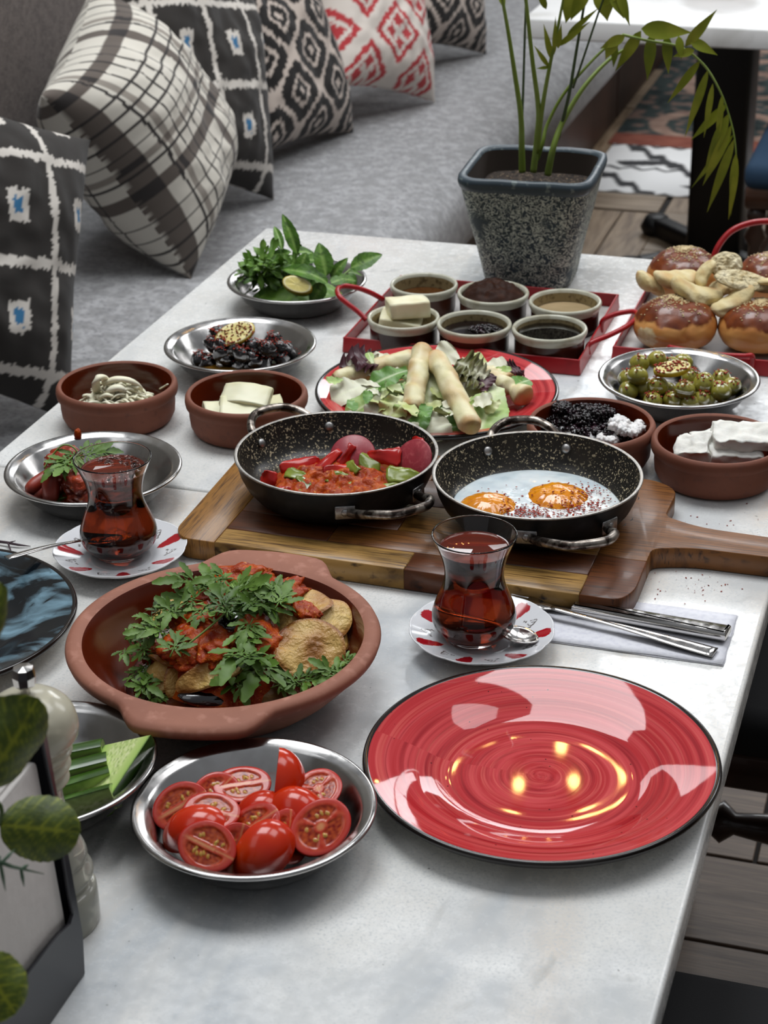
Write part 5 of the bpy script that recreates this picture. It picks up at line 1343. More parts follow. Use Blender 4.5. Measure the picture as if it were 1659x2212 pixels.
mint('mint sprig whose large leaf hangs over the right rim', [ll((758, 580), (823, 545), .026, .055, .075, (0, -.8, 1)), ll((752, 590), (790, 585), .018, .05, .045), ll((748, 592), (768, 612), .018, .05, .042)], [at(720, 605, .045), at(740, 595, .05), at(756, 582, .055)])
mint('low mint sprig lying in the middle over the rocket', [ll((650, 580), (660, 545), .020, .06, .08), ll((650, 585), (600, 575), .018, .055, .055), ll((655, 588), (640, 620), .020, .05, .04), ll((645, 560), (700, 560), .018, .065, .07), ll((625, 560), (580, 585), .017, .06, .05), ll((650, 600), (695, 628), .018, .045, .034)], [at(640, 615, .03), at(648, 595, .045), at(650, 580, .06)])
# rocket strips
q = random.Random(8); rock = []
for s in range(4):
    def lob(t, s=s): return (.22+.78*sst(.25, .8, t))*(1-max(0, (t-.85)/.15)**2)*(.55+.45*abs(math.sin(t*9+s)))
    V, F = leaf(.044, .0095, 14, 1, lob, .3*(s-1.5), .35, .12, 2, 0, 9, 0, s); rock.append(mesh('rocket_leaf', V, F, mRocket))
for i in range(150):
    u, v = q.gauss(590, 42), q.gauss(590, 20)
    if u > 660: u = 660-q.random()*40
    u = max(515, min(u, 690)); s = max(0, 1-((u-590)/95)**2)
    hmax = .024+.042*s; v = max(556, min(628, v)); h = hmax*max(.25, min(1, (640-v)/70))
    if u < 540: h = min(h, .042)
    rr = at(u, v, h); d2 = math.hypot(rr.x-D_GR[0], rr.y-D_GR[1])
    if d2 > .066:
        k_ = .066/d2; rr.x = D_GR[0]+(rr.x-D_GR[0])*k_; rr.y = D_GR[1]+(rr.y-D_GR[1])*k_
    a = q.uniform(0, 6.28); d = Vector((math.cos(a), math.sin(a), q.uniform(-.2, .7)))
    o = link('rocket_leaf', rock[i % 4], mat4=frame(rr-d*.018, d, V3(q.uniform(-.6, .6), -.5, 1))); tag(o, 'narrow rocket leaf tangled in the left half of the herb heap', 'herb', 'rocket leaves in the steel dish')
V, F = mound(.062, .060, .026, 20, 60, .006, 60, 12, 2.2); tag(obj('herb_heap', (V, F), mRocket, loc=(D_GR[0], D_GR[1], T+.009)), 'packed bottom layer of green herbs in the steel dish', 'herb', kind='stuff')
o = tag(link('lemon_wedge', lemon(.040, .022, .013, 3), mat4=frame(at(643, 618, .046), V3(1, -.3, -.25), V3(-.1, -.9, .8))), 'yellow lemon wedge peeking out of the green herbs', 'lemon')

# parsley
def pars_leaf(seed, sc=1.):
    parts_ = []; q = random.Random(seed)
    def lb(t): return .30+.70*(sst(.1, .55, t))*(1-sst(.62, 1, t)**2)*(1 if (t*4.2) % 1 > .35 else .62)
    for a, L, off in ((0, 1., .004), (.95, .72, .0015), (-.95, .72, .0015), (0, .01, 0)):
        L0 = .017*L*sc
        if L < .1: parts_.append(tube([(-.004, 0, -.0003), (.006*sc, 0, .0)], [.0005, .0003], 5)); continue
        for b, l2, o2 in ((0, 1., 0), (.62, .58, .12), (-.62, .58, .12), (1.15, .36, .0), (-1.15, .36, .0)):
            V, F = leaf(L0*l2, L0*l2*.36, 11, 1, lb, q.uniform(-.2, .5), .35, .05, 2, 0, 3, 0, q.random()*6)
            mm = Matrix.Rotation(a, 4, 'Z') @ Matrix.Translation((off*sc+L0*o2, 0, 0)) @ Matrix.Rotation(b, 4, 'Z') @ Matrix.Rotation(q.uniform(-.3, .15), 4, 'Y')
            parts_.append(xf((V, F), mm))
    return mesh('parsley_leaf', *join(parts_), mPars)
pm_ = [pars_leaf(s) for s in range(4)]
def parsley(lab, pts, leaves, grp, r=.0009, sc=1.):
    "leaves: (u,v,h, direction angle in the picture, tilt up)"
    P = [at(*p) for p in pts]; o_ = P[0]; t = thing('parsley_sprig', lab, 'herb', tuple(o_), 0, grp)
    obj('stem', tube([p-o_ for p in smoothp(P, 5)], r, 6), mHStem, t)
    for k, (u, v, h, a, tl, s) in enumerate(leaves):
        d = V3(math.cos(a), math.sin(a)*1.3, tl); p = at(u, v, h)
        mm = frame(p-o_, d, V3(.1*math.sin(k*2.), -.55, 1)) @ Matrix.Diagonal((s*sc, s*sc, s*sc, 1)); link('leaf', pm_[k % 4], t, mat4=mm)
    return t
# meatball dish
mSauce = M('tomato_sauce', H('9a3508'), .32, layers=[(110, H('b8540f'), .45, .68, 4), (45, H('781c05'), .5, .7), (300, H('c8802e'), .62, .70)], spec=.2, bump=[(160, .9, .0022, 5), (420, .5, .0008)])
mMeat = M('sauced_meat', H('7a2412'), .3, layers=[(60, H('a13a1a'), .4, .65, 4), (200, H('b85a26'), .62, .7)], spec=.5, bump=[(120, .9, .0025, 5)])
mSaus = M('sausage', H('8f3020'), .4, layers=[(60, H('a84a34'), .45, .7), (30, H('6f2216'), .5, .7)], bump=[(140, .3, .0008)])
mg = 'sauced meat pieces in the steel dish'
for k, (u, v, h, a, b, c, lab) in enumerate([(140, 990, .045, .020, .014, .011, 'sauced meat piece at the back top of the heap'), (128, 1035, .034, .016, .012, .014, 'sauced meat chunk in the centre of the heap'), (165, 1045, .034, .018, .014, .012, 'sauced meat chunk right of centre behind the tea glass'), (185, 1072, .022, .018, .012, .010, 'saucy orange chunk low at the front right'), (115, 1000, .040, .012, .010, .010, 'small sauced chunk at the upper left')]):
    V, F = blob(a, b, c, .28, 1.6, k*3.1, 4); posed('meat_piece', lab, 'meat', mesh('meat_piece', V, F, mMeat), at(u, v, h), V3(.1*k-.2, -.3, 1), k*1.1, mg)
for k, (u, v, h, ax, L, r, lab) in enumerate([(82, 1050, .024, (1, .9, .3), .046, .0085, 'smooth sausage piece pointing up from the left of the heap'), (100, 1068, .017, (1, .3, .2), .040, .0080, 'sausage piece lying at the bottom left of the heap'), (112, 1046, .032, (.1, .5, 1), .040, .0095, 'sausage piece standing upright in the middle')]):
    P = [Vector((L*(i/12-.5), .004*math.sin(i/12*3.14), 0)) for i in range(13)]; R = [r*math.sqrt(max(.02, 1-((i/6-1)**4))) for i in range(13)]
    tag(obj('sausage_piece', tube(P, R, 16), mSaus, mat4=frame(at(u, v, h), V3(*ax), UP if ax[2] < .9 else CR)), lab, 'meat', mg)
V, F = mound(.048, .044, .020, 24, 60, .004, 90, 13, 2.5); tag(obj('tomato_sauce', (V, F), mSauce, loc=(D_MEAT[0]-.014, D_MEAT[1]-.006, T+.0065)), 'orange red sauce under the meat pieces at left', 'sauce')
V, F = blob(.0045, .004, .0065, .2, 1.5, 3, 3); tag(obj('sauce_drip', (V, F), mSauce, loc=tuple(at(168, 938, .039))), 'small blob of sauce stuck on the rim of the left steel dish', 'sauce')
parsley('parsley sprig on the sauced meat with an arching stem', [(95, 1012, .045), (112, 985, .056), (135, 962, .066), (158, 966, .064), (172, 985, .055)], [(165, 985, .056, -2.6, -.2, 1.5), (150, 992, .056, -2.0, -.2, 1.7), (135, 1000, .054, -2.4, -.3, 1.4), (180, 985, .056, .4, .1, 1.6), (200, 980, .052, .3, 0, 1.6), (215, 992, .046, -.2, -.2, 1.4), (188, 1000, .048, -.8, -.3, 1.3)], 'parsley sprigs on the steel dish of meat')
parsley('small parsley leaves at the front foot of the meat', [(110, 1082, .014), (125, 1078, .016), (140, 1075, .018)], [(112, 1078, .016, .2, .1, 1.0), (145, 1072, .018, .8, .2, 1.1)], 'parsley sprigs on the steel dish of meat')

# ------------------------------------------------------------------ oven dish stew
mPot_ = M('fried_potato', (1, 1, 1), .33, attr=True, spec=.45, layers=[(90, H('8a5222'), .62, .80, 5)], bump=[(150, 1., .0025, 5), (45, .8, .004, 4, None, 'warp')])
mAub = M('aubergine_skin', H('0d0609'), .12, spec=.7, coat=.4)
mAubF = M('fried_aubergine', H('7d5a24'), .35, layers=[(60, H('4a2a12'), .45, .65, 4), (30, H('a98640'), .5, .7)], bump=[(120, .6, .0018)])
mRedOil = M('red_oil', H('3f1206'), .05, spec=.9, layers=[(30, H('54200a'), .5, .7)])
V, F = mound(.086, .086, .004, 14, 72, .0006, 60, 2, 6, jag=.02); tag(obj('red_oil', (V, F), mRedOil, loc=(OC[0], OC[1], T+.0125)), 'thin red oily juice on the bottom of the oven dish', 'sauce')
V, F = mound(.076, .066, .040, 40, 90, .0065, 62, 21, 2.3); tag(obj('tomato_stew', (V, F), mSauce, loc=(OC[0]+.004, OC[1]+.006, T+.0115)), 'chunky tomato sauce heap in the middle of the oven dish', 'sauce')
def potato(R1, R2, th_, seed, cup=.15, brown=.3):
    nr, nt_ = 14, 48; V, C, F = [], [], []
    for side in (1, -1):
        for i in range(nr+1):
            s = i/nr
            for k in range(nt_):
                t = 2*math.pi*k/nt_; j = 1+.07*n3(math.cos(t)*1.5+seed, math.sin(t)*1.5, 1); x, y = R1*s*j*math.cos(t), R2*s*j*math.sin(t)
                wv = cup*s*s*R1*math.sin(2*t+seed)+.0022*n3(x*70+seed, y*70, 2); z = wv+side*th_/2*math.sqrt(max(0, 1-s**8))
                V.append((x, y, z)); b = brown+.9*n3(x*45+seed, y*45, 4)+.7*sst(.82, 1., s)
                C.append(mixc(mixc(H('cfae66'), H('ab722c'), max(0, min(1, b))), H('5f2c10'), max(0, min(.9, (b-.62)*.95))))
    for s_ in (0, 1):
        o_ = s_*(nr+1)*nt_
        for i in range(nr):
            for k in range(nt_): a = o_+i*nt_+k; b = o_+i*nt_+(k+1) % nt_; q_ = (a, a+nt_, b+nt_, b); F.append(q_ if s_ == 0 else q_[::-1])
    o_ = nr*nt_; o2 = (nr+1)*nt_+nr*nt_
    for k in range(nt_): k2 = (k+1) % nt_; F.append((o_+k, o2+k, o2+k2, o_+k2))
    return mesh('potato', V, F, mPot_, C)
pg = 'fried potato slices in the oven dish'
def pot(u, v, h, n, R1, R2, lab, seed, spin=0., cup=.15, brown=.3): posed('potato_slice', lab, 'potato', potato(R1, R2, .0045, seed, cup, brown), at(u, v, h), V3(*n), spin, pg)
pot(668, 1402, .052, (.1, -.62, 1), .031, .030, 'large golden crisp potato slice with a browned blister in front', 1.3, .3, .12, .55)
pot(712, 1337, .050, (.35, -.35, 1), .029, .025, 'round potato slice behind the large crisp one at right', 2.1, .5, .10, .25)
pot(650, 1305, .060, (-.05, -.2, 1), .028, .021, 'potato slice reddened by sauce at the back right', 3.7, 0, .1, .4)
pot(628, 1352, .055, (-.3, -.4, 1), .024, .020, 'potato slice half under the large crisp one', 4.1, .5, .1, .3)
pot(735, 1375, .038, (.5, -.3, 1), .020, .022, 'small brown potato slice at the right below the round one', 5.2, .2, .1, .5)
pot(358, 1330, .045, (-.6, -.2, 1), .022, .020, 'pale potato slice standing at the back left', 6.2, .2, .1, .15)
pot(400, 1422, .042, (-.2, .6, 1), .033, .014, 'folded potato slice curling over at the front left', 7.3, -.35, .25, .35)
pot(345, 1458, .028, (-.5, -.8, .9), .019, .015, 'blistered potato slice at the far front left', 8.4, .9, .15, .3)
pot(395, 1470, .026, (.3, -.9, .5), .022, .018, 'pale potato slice standing on edge at the front left', 9.4, 1.2, .1, .2)
pot(465, 1452, .040, (-.1, -.8, .9), .036, .012, 'long golden potato strip running along the front', 10.4, .35, .1, .3)
pot(560, 1480, .024, (.1, -.6, 1), .024, .016, 'potato slice at the front right partly under parsley', 11.4, .2, .1, .4)
pot(508, 1462, .032, (.0, -.7, 1), .030, .012, 'second golden strip lower along the front', 12.4, .25, .1, .35)
for k, (u, v, h, n, a, b, mt, lab) in enumerate([(452, 1507, .022, (0, -.4, 1), .026, .008, mAub, 'shiny black aubergine skin at the very front'), (545, 1500, .022, (0, -.6, 1), .032, .014, mAubF, 'fried aubergine slice at the front right'), (380, 1490, .018, (-.3, -.8, .8), .026, .013, mAubF, 'dark edged aubergine slice at the front left'), (525, 1330, .066, (0, -.3, 1), .022, .014, mAub, 'dark aubergine piece under the parsley at the top'), (470, 1482, .022, (.1, -.5, 1), .034, .012, mAubF, 'browned aubergine strip between the potato strips')]):
    V, F = blob(a, b, .0035, .12, 1.5, k*2.2, 4); posed('aubergine_piece', lab, 'aubergine', mesh('aubergine_piece', V, F, mt), at(u, v, h), V3(*n), .2*k-.1, 'fried aubergine pieces in the oven dish')
sgp = 'sauce lumps in the oven dish'
lml = ['upper left of the heap beside the long pale parsley stem', 'left of centre above the folded potato', 'in the open centre of the stew', 'right of centre next to the big crisp potato', 'small, touching the big crisp potato slice', 'on the rear right rising behind the parsley', 'on the rear left behind the parsley', 'at the far left edge of the heap', 'thin smear over the rear potato slice', 'at the very back against the dish wall', 'just above the front potato strips']
for k, (u, v, h, a, b, c) in enumerate([(440, 1345, .056, .028, .022, .010), (400, 1395, .050, .024, .018, .009), (470, 1400, .052, .022, .018, .008), (560, 1375, .058, .026, .018, .009), (590, 1398, .050, .016, .012, .007), (600, 1285, .064, .026, .018, .008), (455, 1290, .060, .022, .016, .008), (330, 1408, .030, .014, .012, .008), (660, 1320, .065, .016, .009, .004), (520, 1250, .055, .03, .016, .01), (420, 1420, .046, .018, .012, .007)]):
    V, F = blob(a, b, c, .35, 2.4, k*1.7, 4); mz = mesh('sauce_lump', V, F, mSauce); posed('tomato_sauce_lump', 'lump of chunky tomato sauce '+lml[k], 'sauce', mz, at(u, v, h), V3(0, -.3, 1), k*.7, sgp)
op = 'parsley sprigs on the oven dish stew'
q = random.Random(31)
def auto(lab, pts, n, spread, h, sc=1.5, a0=None):
    L_ = []; n = max(1, int(n*.72))
    for i in range(n):
        k = i/(max(1, n-1)); j = min(len(pts)-1, int(k*(len(pts)-1)+.5)); u, v, hh = pts[j]
        L_.append((u+q.uniform(-spread, spread), v+q.uniform(-spread, spread)*.6, hh+q.uniform(0, .005), q.uniform(0, 6.28) if a0 is None else a0+q.uniform(-1, 1), q.uniform(-.25, .4), sc*q.uniform(.8, 1.15)))
    return parsley(lab, pts, L_, op)
auto('parsley sprig heaped at the very top left of the stew', [(470, 1330, .065), (480, 1300, .075), (440, 1270, .078)], 7, 30, .08, 1.6)
auto('parsley sprig heaped at the very top middle of the stew', [(520, 1330, .068), (515, 1295, .080), (500, 1262, .080)], 8, 32, .08, 1.7)
auto('parsley sprig heaped at the very top right of the stew', [(560, 1330, .068), (575, 1300, .076), (590, 1270, .072)], 8, 30, .08, 1.6)
auto('parsley sprig pointing right across the top of the heap', [(540, 1300, .076), (575, 1285, .078), (610, 1290, .072)], 6, 22, .08, 1.6, -.3)
auto('parsley sprig with a long pale stem crossing the sauce', [(385, 1408, .054), (440, 1365, .066), (490, 1320, .078), (500, 1300, .08)], 5, 20, .08, 1.7, 1.2)
auto('parsley sprig leaning over the left side of the stew', [(330, 1395, .046), (345, 1355, .058), (390, 1318, .066), (440, 1302, .07)], 9, 20, .06, 1.3)
auto('parsley sprig with a forked stem left of the long pale stem', [(340, 1380, .050), (347, 1340, .060), (342, 1325, .062)], 5, 20, .06, 1.3)
auto('large parsley leaf cluster hanging over the front centre', [(525, 1370, .066), (530, 1400, .060), (545, 1425, .050), (540, 1455, .038)], 9, 26, .05, 2.0, -1.4)
auto('parsley cluster falling from the front centre to the left', [(515, 1480, .034), (512, 1450, .042), (515, 1420, .052)], 4, 12, .04, 1.6, -1.8)
auto('parsley sprig lying along the front right rim', [(610, 1490, .030), (660, 1470, .036), (715, 1450, .042), (745, 1435, .046)], 9, 18, .04, 1.3)
auto('parsley sprig floating in the juice at the lower left', [(305, 1462, .022), (325, 1430, .028), (318, 1400, .034)], 5, 20, .03, 1.2)
auto('parsley sprig at the bottom left by the dish rim', [(345, 1500, .016), (320, 1485, .018), (300, 1475, .020)], 5, 18, .02, 1.3)
auto('single parsley leaf on the left wall of the oven dish', [(268, 1405, .030), (272, 1412, .030)], 1, 4, .03, 1.1)
auto('curled parsley sprig on the left wall below the rim', [(272, 1370, .044), (285, 1395, .036), (300, 1415, .030)], 3, 10, .03, 1.3)
# ------------------------------------------------------------------ pan 1: stew of peppers
zP = HB+.001
V, F = mound(.072, .066, .015, 44, 96, .0060, 80, 31, 2.6, jag=.10)
pc = at(740, 1018, .035)
tag(obj('pepper_sauce', (V, F), mSauce, loc=(P1[0]+.003, P1[1]-.005, T+HB+.0105)), 'chunky red tomato sauce covering the bottom of the left pan', 'sauce')
mOilP = M('pan_oil', H('4a3010'), .05, spec=.8, layers=[(40, H('7a3a10'), .55, .7)])
V, F = mound(.078, .076, .0015, 10, 64, .0003, 50, 3, 6, jag=.02); tag(obj('cooking_oil', (V, F), mOilP, loc=(P1[0], P1[1], T+HB+.0100)), 'golden cooking oil at the edge of the pepper stew', 'oil')
mRP = M('red_pepper', H('a8120c'), .16, layers=[(30, H('c4281a'), .45, .7), (12, H('820c08'), .5, .7)], spec=.6)
mGP = M('green_pepper', H('6d7a24'), .2, layers=[(40, H('8f9a3e'), .45, .7), (14, H('4f5c16'), .5, .7)], spec=.6)
def pepper(name, u, v, h, x, z, L, w_, mat, lab, cat, grp, curl=9., seed=0.):
    w_ *= 1.35; V, F = leaf(L, w_, 12, 3, lambda t: .75+.25*math.sin(t*3.1+seed) if .02 < t < .98 else .5, .25, 0, .10, 1, .12, 4, -curl*.045, seed); n_ = len(V)
    th_ = .0018; V2 = [(a, b, c-th_) for a, b, c in V]; F2 = [tuple(i+n_ for i in reversed(f)) for f in F]
    k = 7; ring = [i*k for i in range(13)]+[12*k+j for j in range(1, k)]+[i*k+k-1 for i in range(11, -1, -1)]+[j for j in range(k-2, 0, -1)]
    F3 = [(ring[i], ring[i-1], ring[i-1]+n_, ring[i]+n_) for i in range(len(ring))]
    return tag(obj(name, (V+V2, F+F2+F3), mat, mat4=frame(at(u, v, h), V3(*x), V3(*z)) @ Matrix.Translation((-L/2, 0, 0))), lab, cat, grp)
gr = 'red pepper pieces in the left pan'; gg = 'green pepper pieces in the left pan'
hb = .033
for k, (u, v, h, x, z, L, w_, lab) in enumerate([(650, 1002, hb+.012, (1, .3, .1), (-.2, -.9, .6), .045, .012, 'red pepper strip along the upper left of the stew'), (708, 992, hb+.018, (.8, .5, .7), (-.4, -.8, .4), .034, .010, 'red pepper strip pointing up towards the rear rivet'), (752, 985, hb+.02, (.6, .4, .8), (.3, -1, .3), .026, .012, 'small red pepper piece in front of the salami disc'), (825, 985, hb+.022, (.9, -.3, .2), (.1, -.9, .7), .034, .020, 'folded red pepper piece between the two salami discs'), (884, 975, hb+.024, (.25, .3, 1), (-.8, -.6, .2), .032, .014, 'tall red pepper shard sticking up at the right'), (580, 1036, hb+.010, (.3, .1, .9), (0, -1, .4), .016, .013, 'red pepper piece at the far left edge of the stew'), (618, 1060, hb+.006, (.9, .1, .1), (0, -.8, .7), .016, .010, 'small red pepper bit at the lower left'), (792, 1056, hb+.010, (.3, .6, .2), (-.4, -.8, .6), .018, .009, 'small red pepper bit at the front centre'), (728, 1010, hb+.016, (1, 0, .1), (0, -.8, .8), .030, .010, 'red pepper strip in the middle of the stew')]):
    pepper('red_pepper_piece', u, v, h, x, z, L, w_, mRP, lab, 'pepper', gr, 9, k*1.3)
for k, (u, v, h, x, z, L, w_, lab) in enumerate([(638, 1020, hb+.014, (.8, -.8, .2), (0, -.5, 1), .028, .012, 'curled green pepper piece at the upper left'), (662, 1042, hb+.013, (.4, -1, 0), (.2, -.5, 1), .034, .013, 'long green pepper piece left of centre'), (740, 1032, hb+.015, (1, -.3, 0), (0, -.5, 1), .034, .020, 'broad green pepper piece in the centre'), (798, 995, hb+.018, (1, -.1, 0), (0, -.6, 1), .022, .018, 'light green pepper piece at the back right'), (878, 1025, hb+.015, (1, -.1, 0), (0, -.6, 1), .036, .018, 'green pepper piece at the right side by the salami'), (860, 1050, hb+.009, (1, .2, 0), (0, -.6, 1), .034, .014, 'pale green pepper piece low at the right edge'), (748, 1058, hb+.010, (.9, .5, .1), (0, -.6, 1), .030, .014, 'green pepper piece at the front centre'), (672, 1068, hb+.006, (1, .0, 0), (0, -.5, 1), .030, .012, 'green pepper piece at the front left rim'), (755, 1005, hb+.018, (.3, -.8, .2), (-.5, -.5, .8), .024, .012, 'olive green pepper piece behind the centre'), (775, 1042, hb+.012, (1, .6, 0), (0, -.6, 1), .024, .010, 'small green pepper piece right of the broad one')]):
    pepper('green_pepper_piece', u, v, h, x, z, L, w_, mGP, lab, 'pepper', gg, 7, k*1.7+1)
mSal = M('salami', H('93303a'), .35, layers=[(200, H('a84a4e'), .5, .68, 3), (50, H('7c232c'), .5, .7)], spec=.4)
for (u, v, h, n, R, lab) in ((762, 985, hb+.017, (-.1, -.75, .8), .024, 'round salami slice standing behind the pepper stew'), (890, 1000, hb+.017, (-.65, -.55, .6), .026, 'round salami slice leaning on the right wall of the pan')):
    V, F, _ = lathe([(0, -.001), (R-.001, -.001), (R, 0), (R-.001, .001), (0, .0012)], 48); posed('salami_slice', lab, 'salami', mesh('salami_slice', V, F, mSal), at(u, v, h), V3(*n), 0, 'salami slices in the left pan')

# ------------------------------------------------------------------ pan 2: eggs
mEggW = M('egg_white', H('d3dcdf'), .12, layers=[(30, H('b9c6cc'), .45, .68), (12, H('e4e8e6'), .5, .7)], spec=.5, sss=.12, bump=[(110, .35, .0012, 4)])
mYolk = M('egg_yolk', H('d98508'), .12, layers=[(25, H('ea9a12'), .45, .7), (60, H('c46a04'), .6, .75)], spec=.55, sss=.15, coat=.3, bump=[(60, .5, .002, 3, (1, 1, .4), 'warp')])
eg = thing('fried_eggs', 'two fried eggs with orange yolks in the right pan', 'eggs', (P2[0]+.0, P2[1]-.002, T+HB+.0140))
V, F = mound(.0840, .0835, .0030, 50, 110, .0012, 60, 41, 9, jag=.02); obj('egg_white', (V, F), mEggW, eg)
eo = Vector(eg.location)
for (u, v, R) in ((1205, 1074, .0325), (1055, 1093, .0295)):
    c = at(u, v, HB+.0155)-eo; V, F = mound(R, R*.95, .0105, 26, 60, .0007, 70, u, 2.6, jag=.03)
    V = [(x, y, z-.0006*math.sin(math.atan2(y, x)*17)*sst(.35, .8, math.hypot(x, y)/R)*(1-sst(.85, 1, math.hypot(x, y)/R))) for x, y, z in V]
    obj('yolk', (V, F), mYolk, eg, (c.x, c.y, .0012))
q = random.Random(41); P = []
def fl(u, v, su, sv, n, h=HB+.0184):
    for i in range(n): P.append(at(q.gauss(u, su), q.gauss(v, sv), h))
fl(1200, 1106, 50, 8, 190); fl(1130, 1108, 24, 7, 130); fl(1255, 1090, 30, 10, 110); fl(1290, 1070, 30, 16, 80); fl(1130, 1085, 30, 16, 35); fl(1060, 1052, 30, 9, 8); fl(1290, 1055, 28, 8, 14)
P = [p for p in P if math.hypot(p.x-P2[0], p.y-P2[1]) < .078]
q2 = []
for p in P:
    z = p.z
    for (u, v, R) in ((1205, 1074, .0325), (1055, 1093, .0295)):
        c = at(u, v, HB+.0155); d = math.hypot(p.x-c.x, p.y-c.y)/R
        if d < 1: z = max(z, T+HB+.0140+.0015+.0105*(1-d**2.6)+.0014)
    q2.append(Vector((p.x, p.y, z)))
tag(obj('pepper_flakes', speckle(q2, .0016, 6), mFlake), 'dark red pepper flakes sprinkled on the fried eggs', 'flakes', kind='stuff')

# ------------------------------------------------------------------ salad plate
mRoll = M('fried_pastry', (1, 1, 1), .45, attr=True, spec=.35, bump=[(90, .5, .0016, 4), (26, .4, .004)])
mFill = M('cheese_filling', H('c9bd84'), .5, layers=[(120, H('9c9a5a'), .55, .7)], bump=[(150, .8, .003)])
def roll(lab, a, b, r, seed=0., bend=0., twist_end=False):
    A, B = at(*a), at(*b); d = B-A; L = d.length; V, C, F = [], [], []; n1, n2 = 44, 28
    for i in range(n1+1):
        t = i/n1; env = 1.-.25*sst(.06, 0, t)-.22*sst(.95, 1, t)
        if twist_end: env *= 1-.45*math.exp(-((t-.72)/.06)**2)+.25*sst(.8, .95, t)
        for k in range(n2):
            th_ = 2*math.pi*k/n2; wrap = .13*(((th_/(2*math.pi)+t*2.6+seed) % 1))**1.5
            rr = r*env*(.97+wrap+.10*n3(t*6+seed, math.cos(th_)*1.2, math.sin(th_)*1.2)+.03*n3(t*22, math.cos(th_)*3, math.sin(th_)*3+seed)); V.append((L*t, rr*math.cos(th_), rr*math.sin(th_)*.93+bend*math.sin(math.pi*t)))
            br = max(0, min(1, .15+1.0*n3(t*4+seed, math.cos(th_), 2)+1.0*sst(.90, 1, t)+.6*sst(.10, 0, t)))
            C.append(mixc(mixc(H('d8cf9e'), H('e8e1bd'), .5+n3(t*12, th_, seed)), H('b9803c'), br*.75))
    for i in range(n1):
        for k in range(n2): k2 = (k+1) % n2; F.append((i*n2+k, i*n2+k2, (i+1)*n2+k2, (i+1)*n2+k))
    for o_, x, sgn in ((0, -.001, 1), (n1*n2, L+.0015, -1)):
        c = len(V); V.append((x+(.002 if sgn > 0 else -.003), 0, 0)); C.append(H('b8a05a'))
        for k in range(n2): k2 = (k+1) % n2; F.append((o_+k2, o_+k, c) if sgn > 0 else (o_+k, o_+k2, c))
    return tag(obj('pastry_roll', (V, F), mRoll, colors=C, mat4=frame(A, d, UP)), lab, 'pastry', 'fried pastry rolls on the red plate')
roll('fried pastry roll lying at the left of the red plate', (722, 822, .030), (895, 772, .045), .0120, 1)
roll('fried pastry roll standing nearly upright in the middle, pointing at the trays', (890, 885, .036), (912, 752, .070), .0118, 2)
roll('longest fried pastry roll running from the centre to the front', (940, 768, .066), (1020, 925, .034), .0122, 3)
roll('fried pastry roll with a twisted knot end at the right', (1030, 800, .040), (1138, 858, .028), .0115, 4, 0, True)
roll('short fried pastry roll with browned end behind the purple lettuce', (1045, 800, .034), (1102, 822, .034), .0095, 5)
mLet = M('lettuce', (1, 1, 1), .4, attr=True, layers=[(40, H('e0e6c4'), .62, .75, 3, (1, .2, 1))], bump=[(70, .6, .002, 3, (1, .3, 1))], spec=.4)
lc = {'g': (H('7fa04a'), H('b8cc86')), 'd': (H('4f7a30'), H('6f9a48')), 'w': (H('d2d2b8'), H('dedcc8')), 'y': (H('b3bf72'), H('d2d6a4')), 'p': (H('3a1f28'), H('5c3038')), 'm': (H('6a7038'), H('4a2a2c'))}
def lettuce(lab, a, b, w_, col, nz=(0, -.4, 1), bend=.2, ruf=.11, seed=0., prof='lettuce', m_=6):
    ruf = ruf*.5 if col != 'p' else ruf*.6
    A, B = at(*a), at(*b); d = B-A; L = d.length; n_ = 34; V, F = leaf(L, w_, n_, m_, prof, bend, .12, ruf, 2.5 if col not in 'pm' else 5., .06, 11, 0, seed)
    c0, c1 = lc[col]; C = []
    for i in range(n_+1):
        for j in range(-m_, m_+1): C.append(mixc(mixc(H('dcdcc0') if col not in 'pd' else c1, c0, sst(.0, .75, i/n_+.25*abs(j)/m_)), c1, .35+.5*n3(i*.4, j*.7, seed)) if not (j == 0 and col not in 'p') else mixc(c1, H('d8dcb8'), .6))
    return tag(obj('lettuce_leaf', (V, F), mLet, colors=C, mat4=frame(A, d, V3(*nz))), lab, 'lettuce', 'lettuce leaves on the red plate')
zf = .030
lettuce('pale crinkled lettuce leaf at the left edge of the salad', (800, 830, .034), (715, 850, .030), .040, 'w', seed=1, ruf=.12)
lettuce('long green lettuce leaf curving at the left front', (868, 838, .046), (740, 885, .026), .036, 'g', seed=2)
lettuce('bright green leaf under the left pastry roll', (880, 800, .046), (800, 822, .040), .032, 'd', seed=3)
lettuce('pale leaf with a torn edge at the front left', (862, 850, .040), (812, 905, .026), .046, 'w', seed=4)
lettuce('ruffled yellow green leaf left of the upright roll', (870, 855, .044), (838, 895, .030), .036, 'y', seed=5, ruf=.22)
lettuce('light green leaf between the two middle rolls', (925, 800, .052), (932, 890, .030), .040, 'y', seed=6)
lettuce('fresh green leaf below the upright roll', (905, 855, .042), (880, 915, .024), .044, 'g', seed=7, ruf=.2)
lettuce('white lettuce rib piece at the front of the plate', (925, 885, .036), (935, 945, .020), .046, 'w', seed=8)
lettuce('bright green leaf at the front right of the white piece', (970, 880, .034), (955, 938, .018), .048, 'd', seed=9, ruf=.2)
lettuce('big flat green leaf right of the longest roll', (1075, 835, .040), (1035, 925, .026), .050, 'g', (0, -.6, 1), .1, .08, 10)
lettuce('pale lettuce leaf in the middle right', (990, 810, .046), (1065, 850, .034), .036, 'w', seed=11)
lettuce('green leaf tip beside the longest roll', (1000, 830, .040), (1025, 870, .030), .034, 'y', seed=12)
lettuce('yellow green leaf at the back right', (1000, 780, .050), (1060, 778, .046), .032, 'y', seed=13)
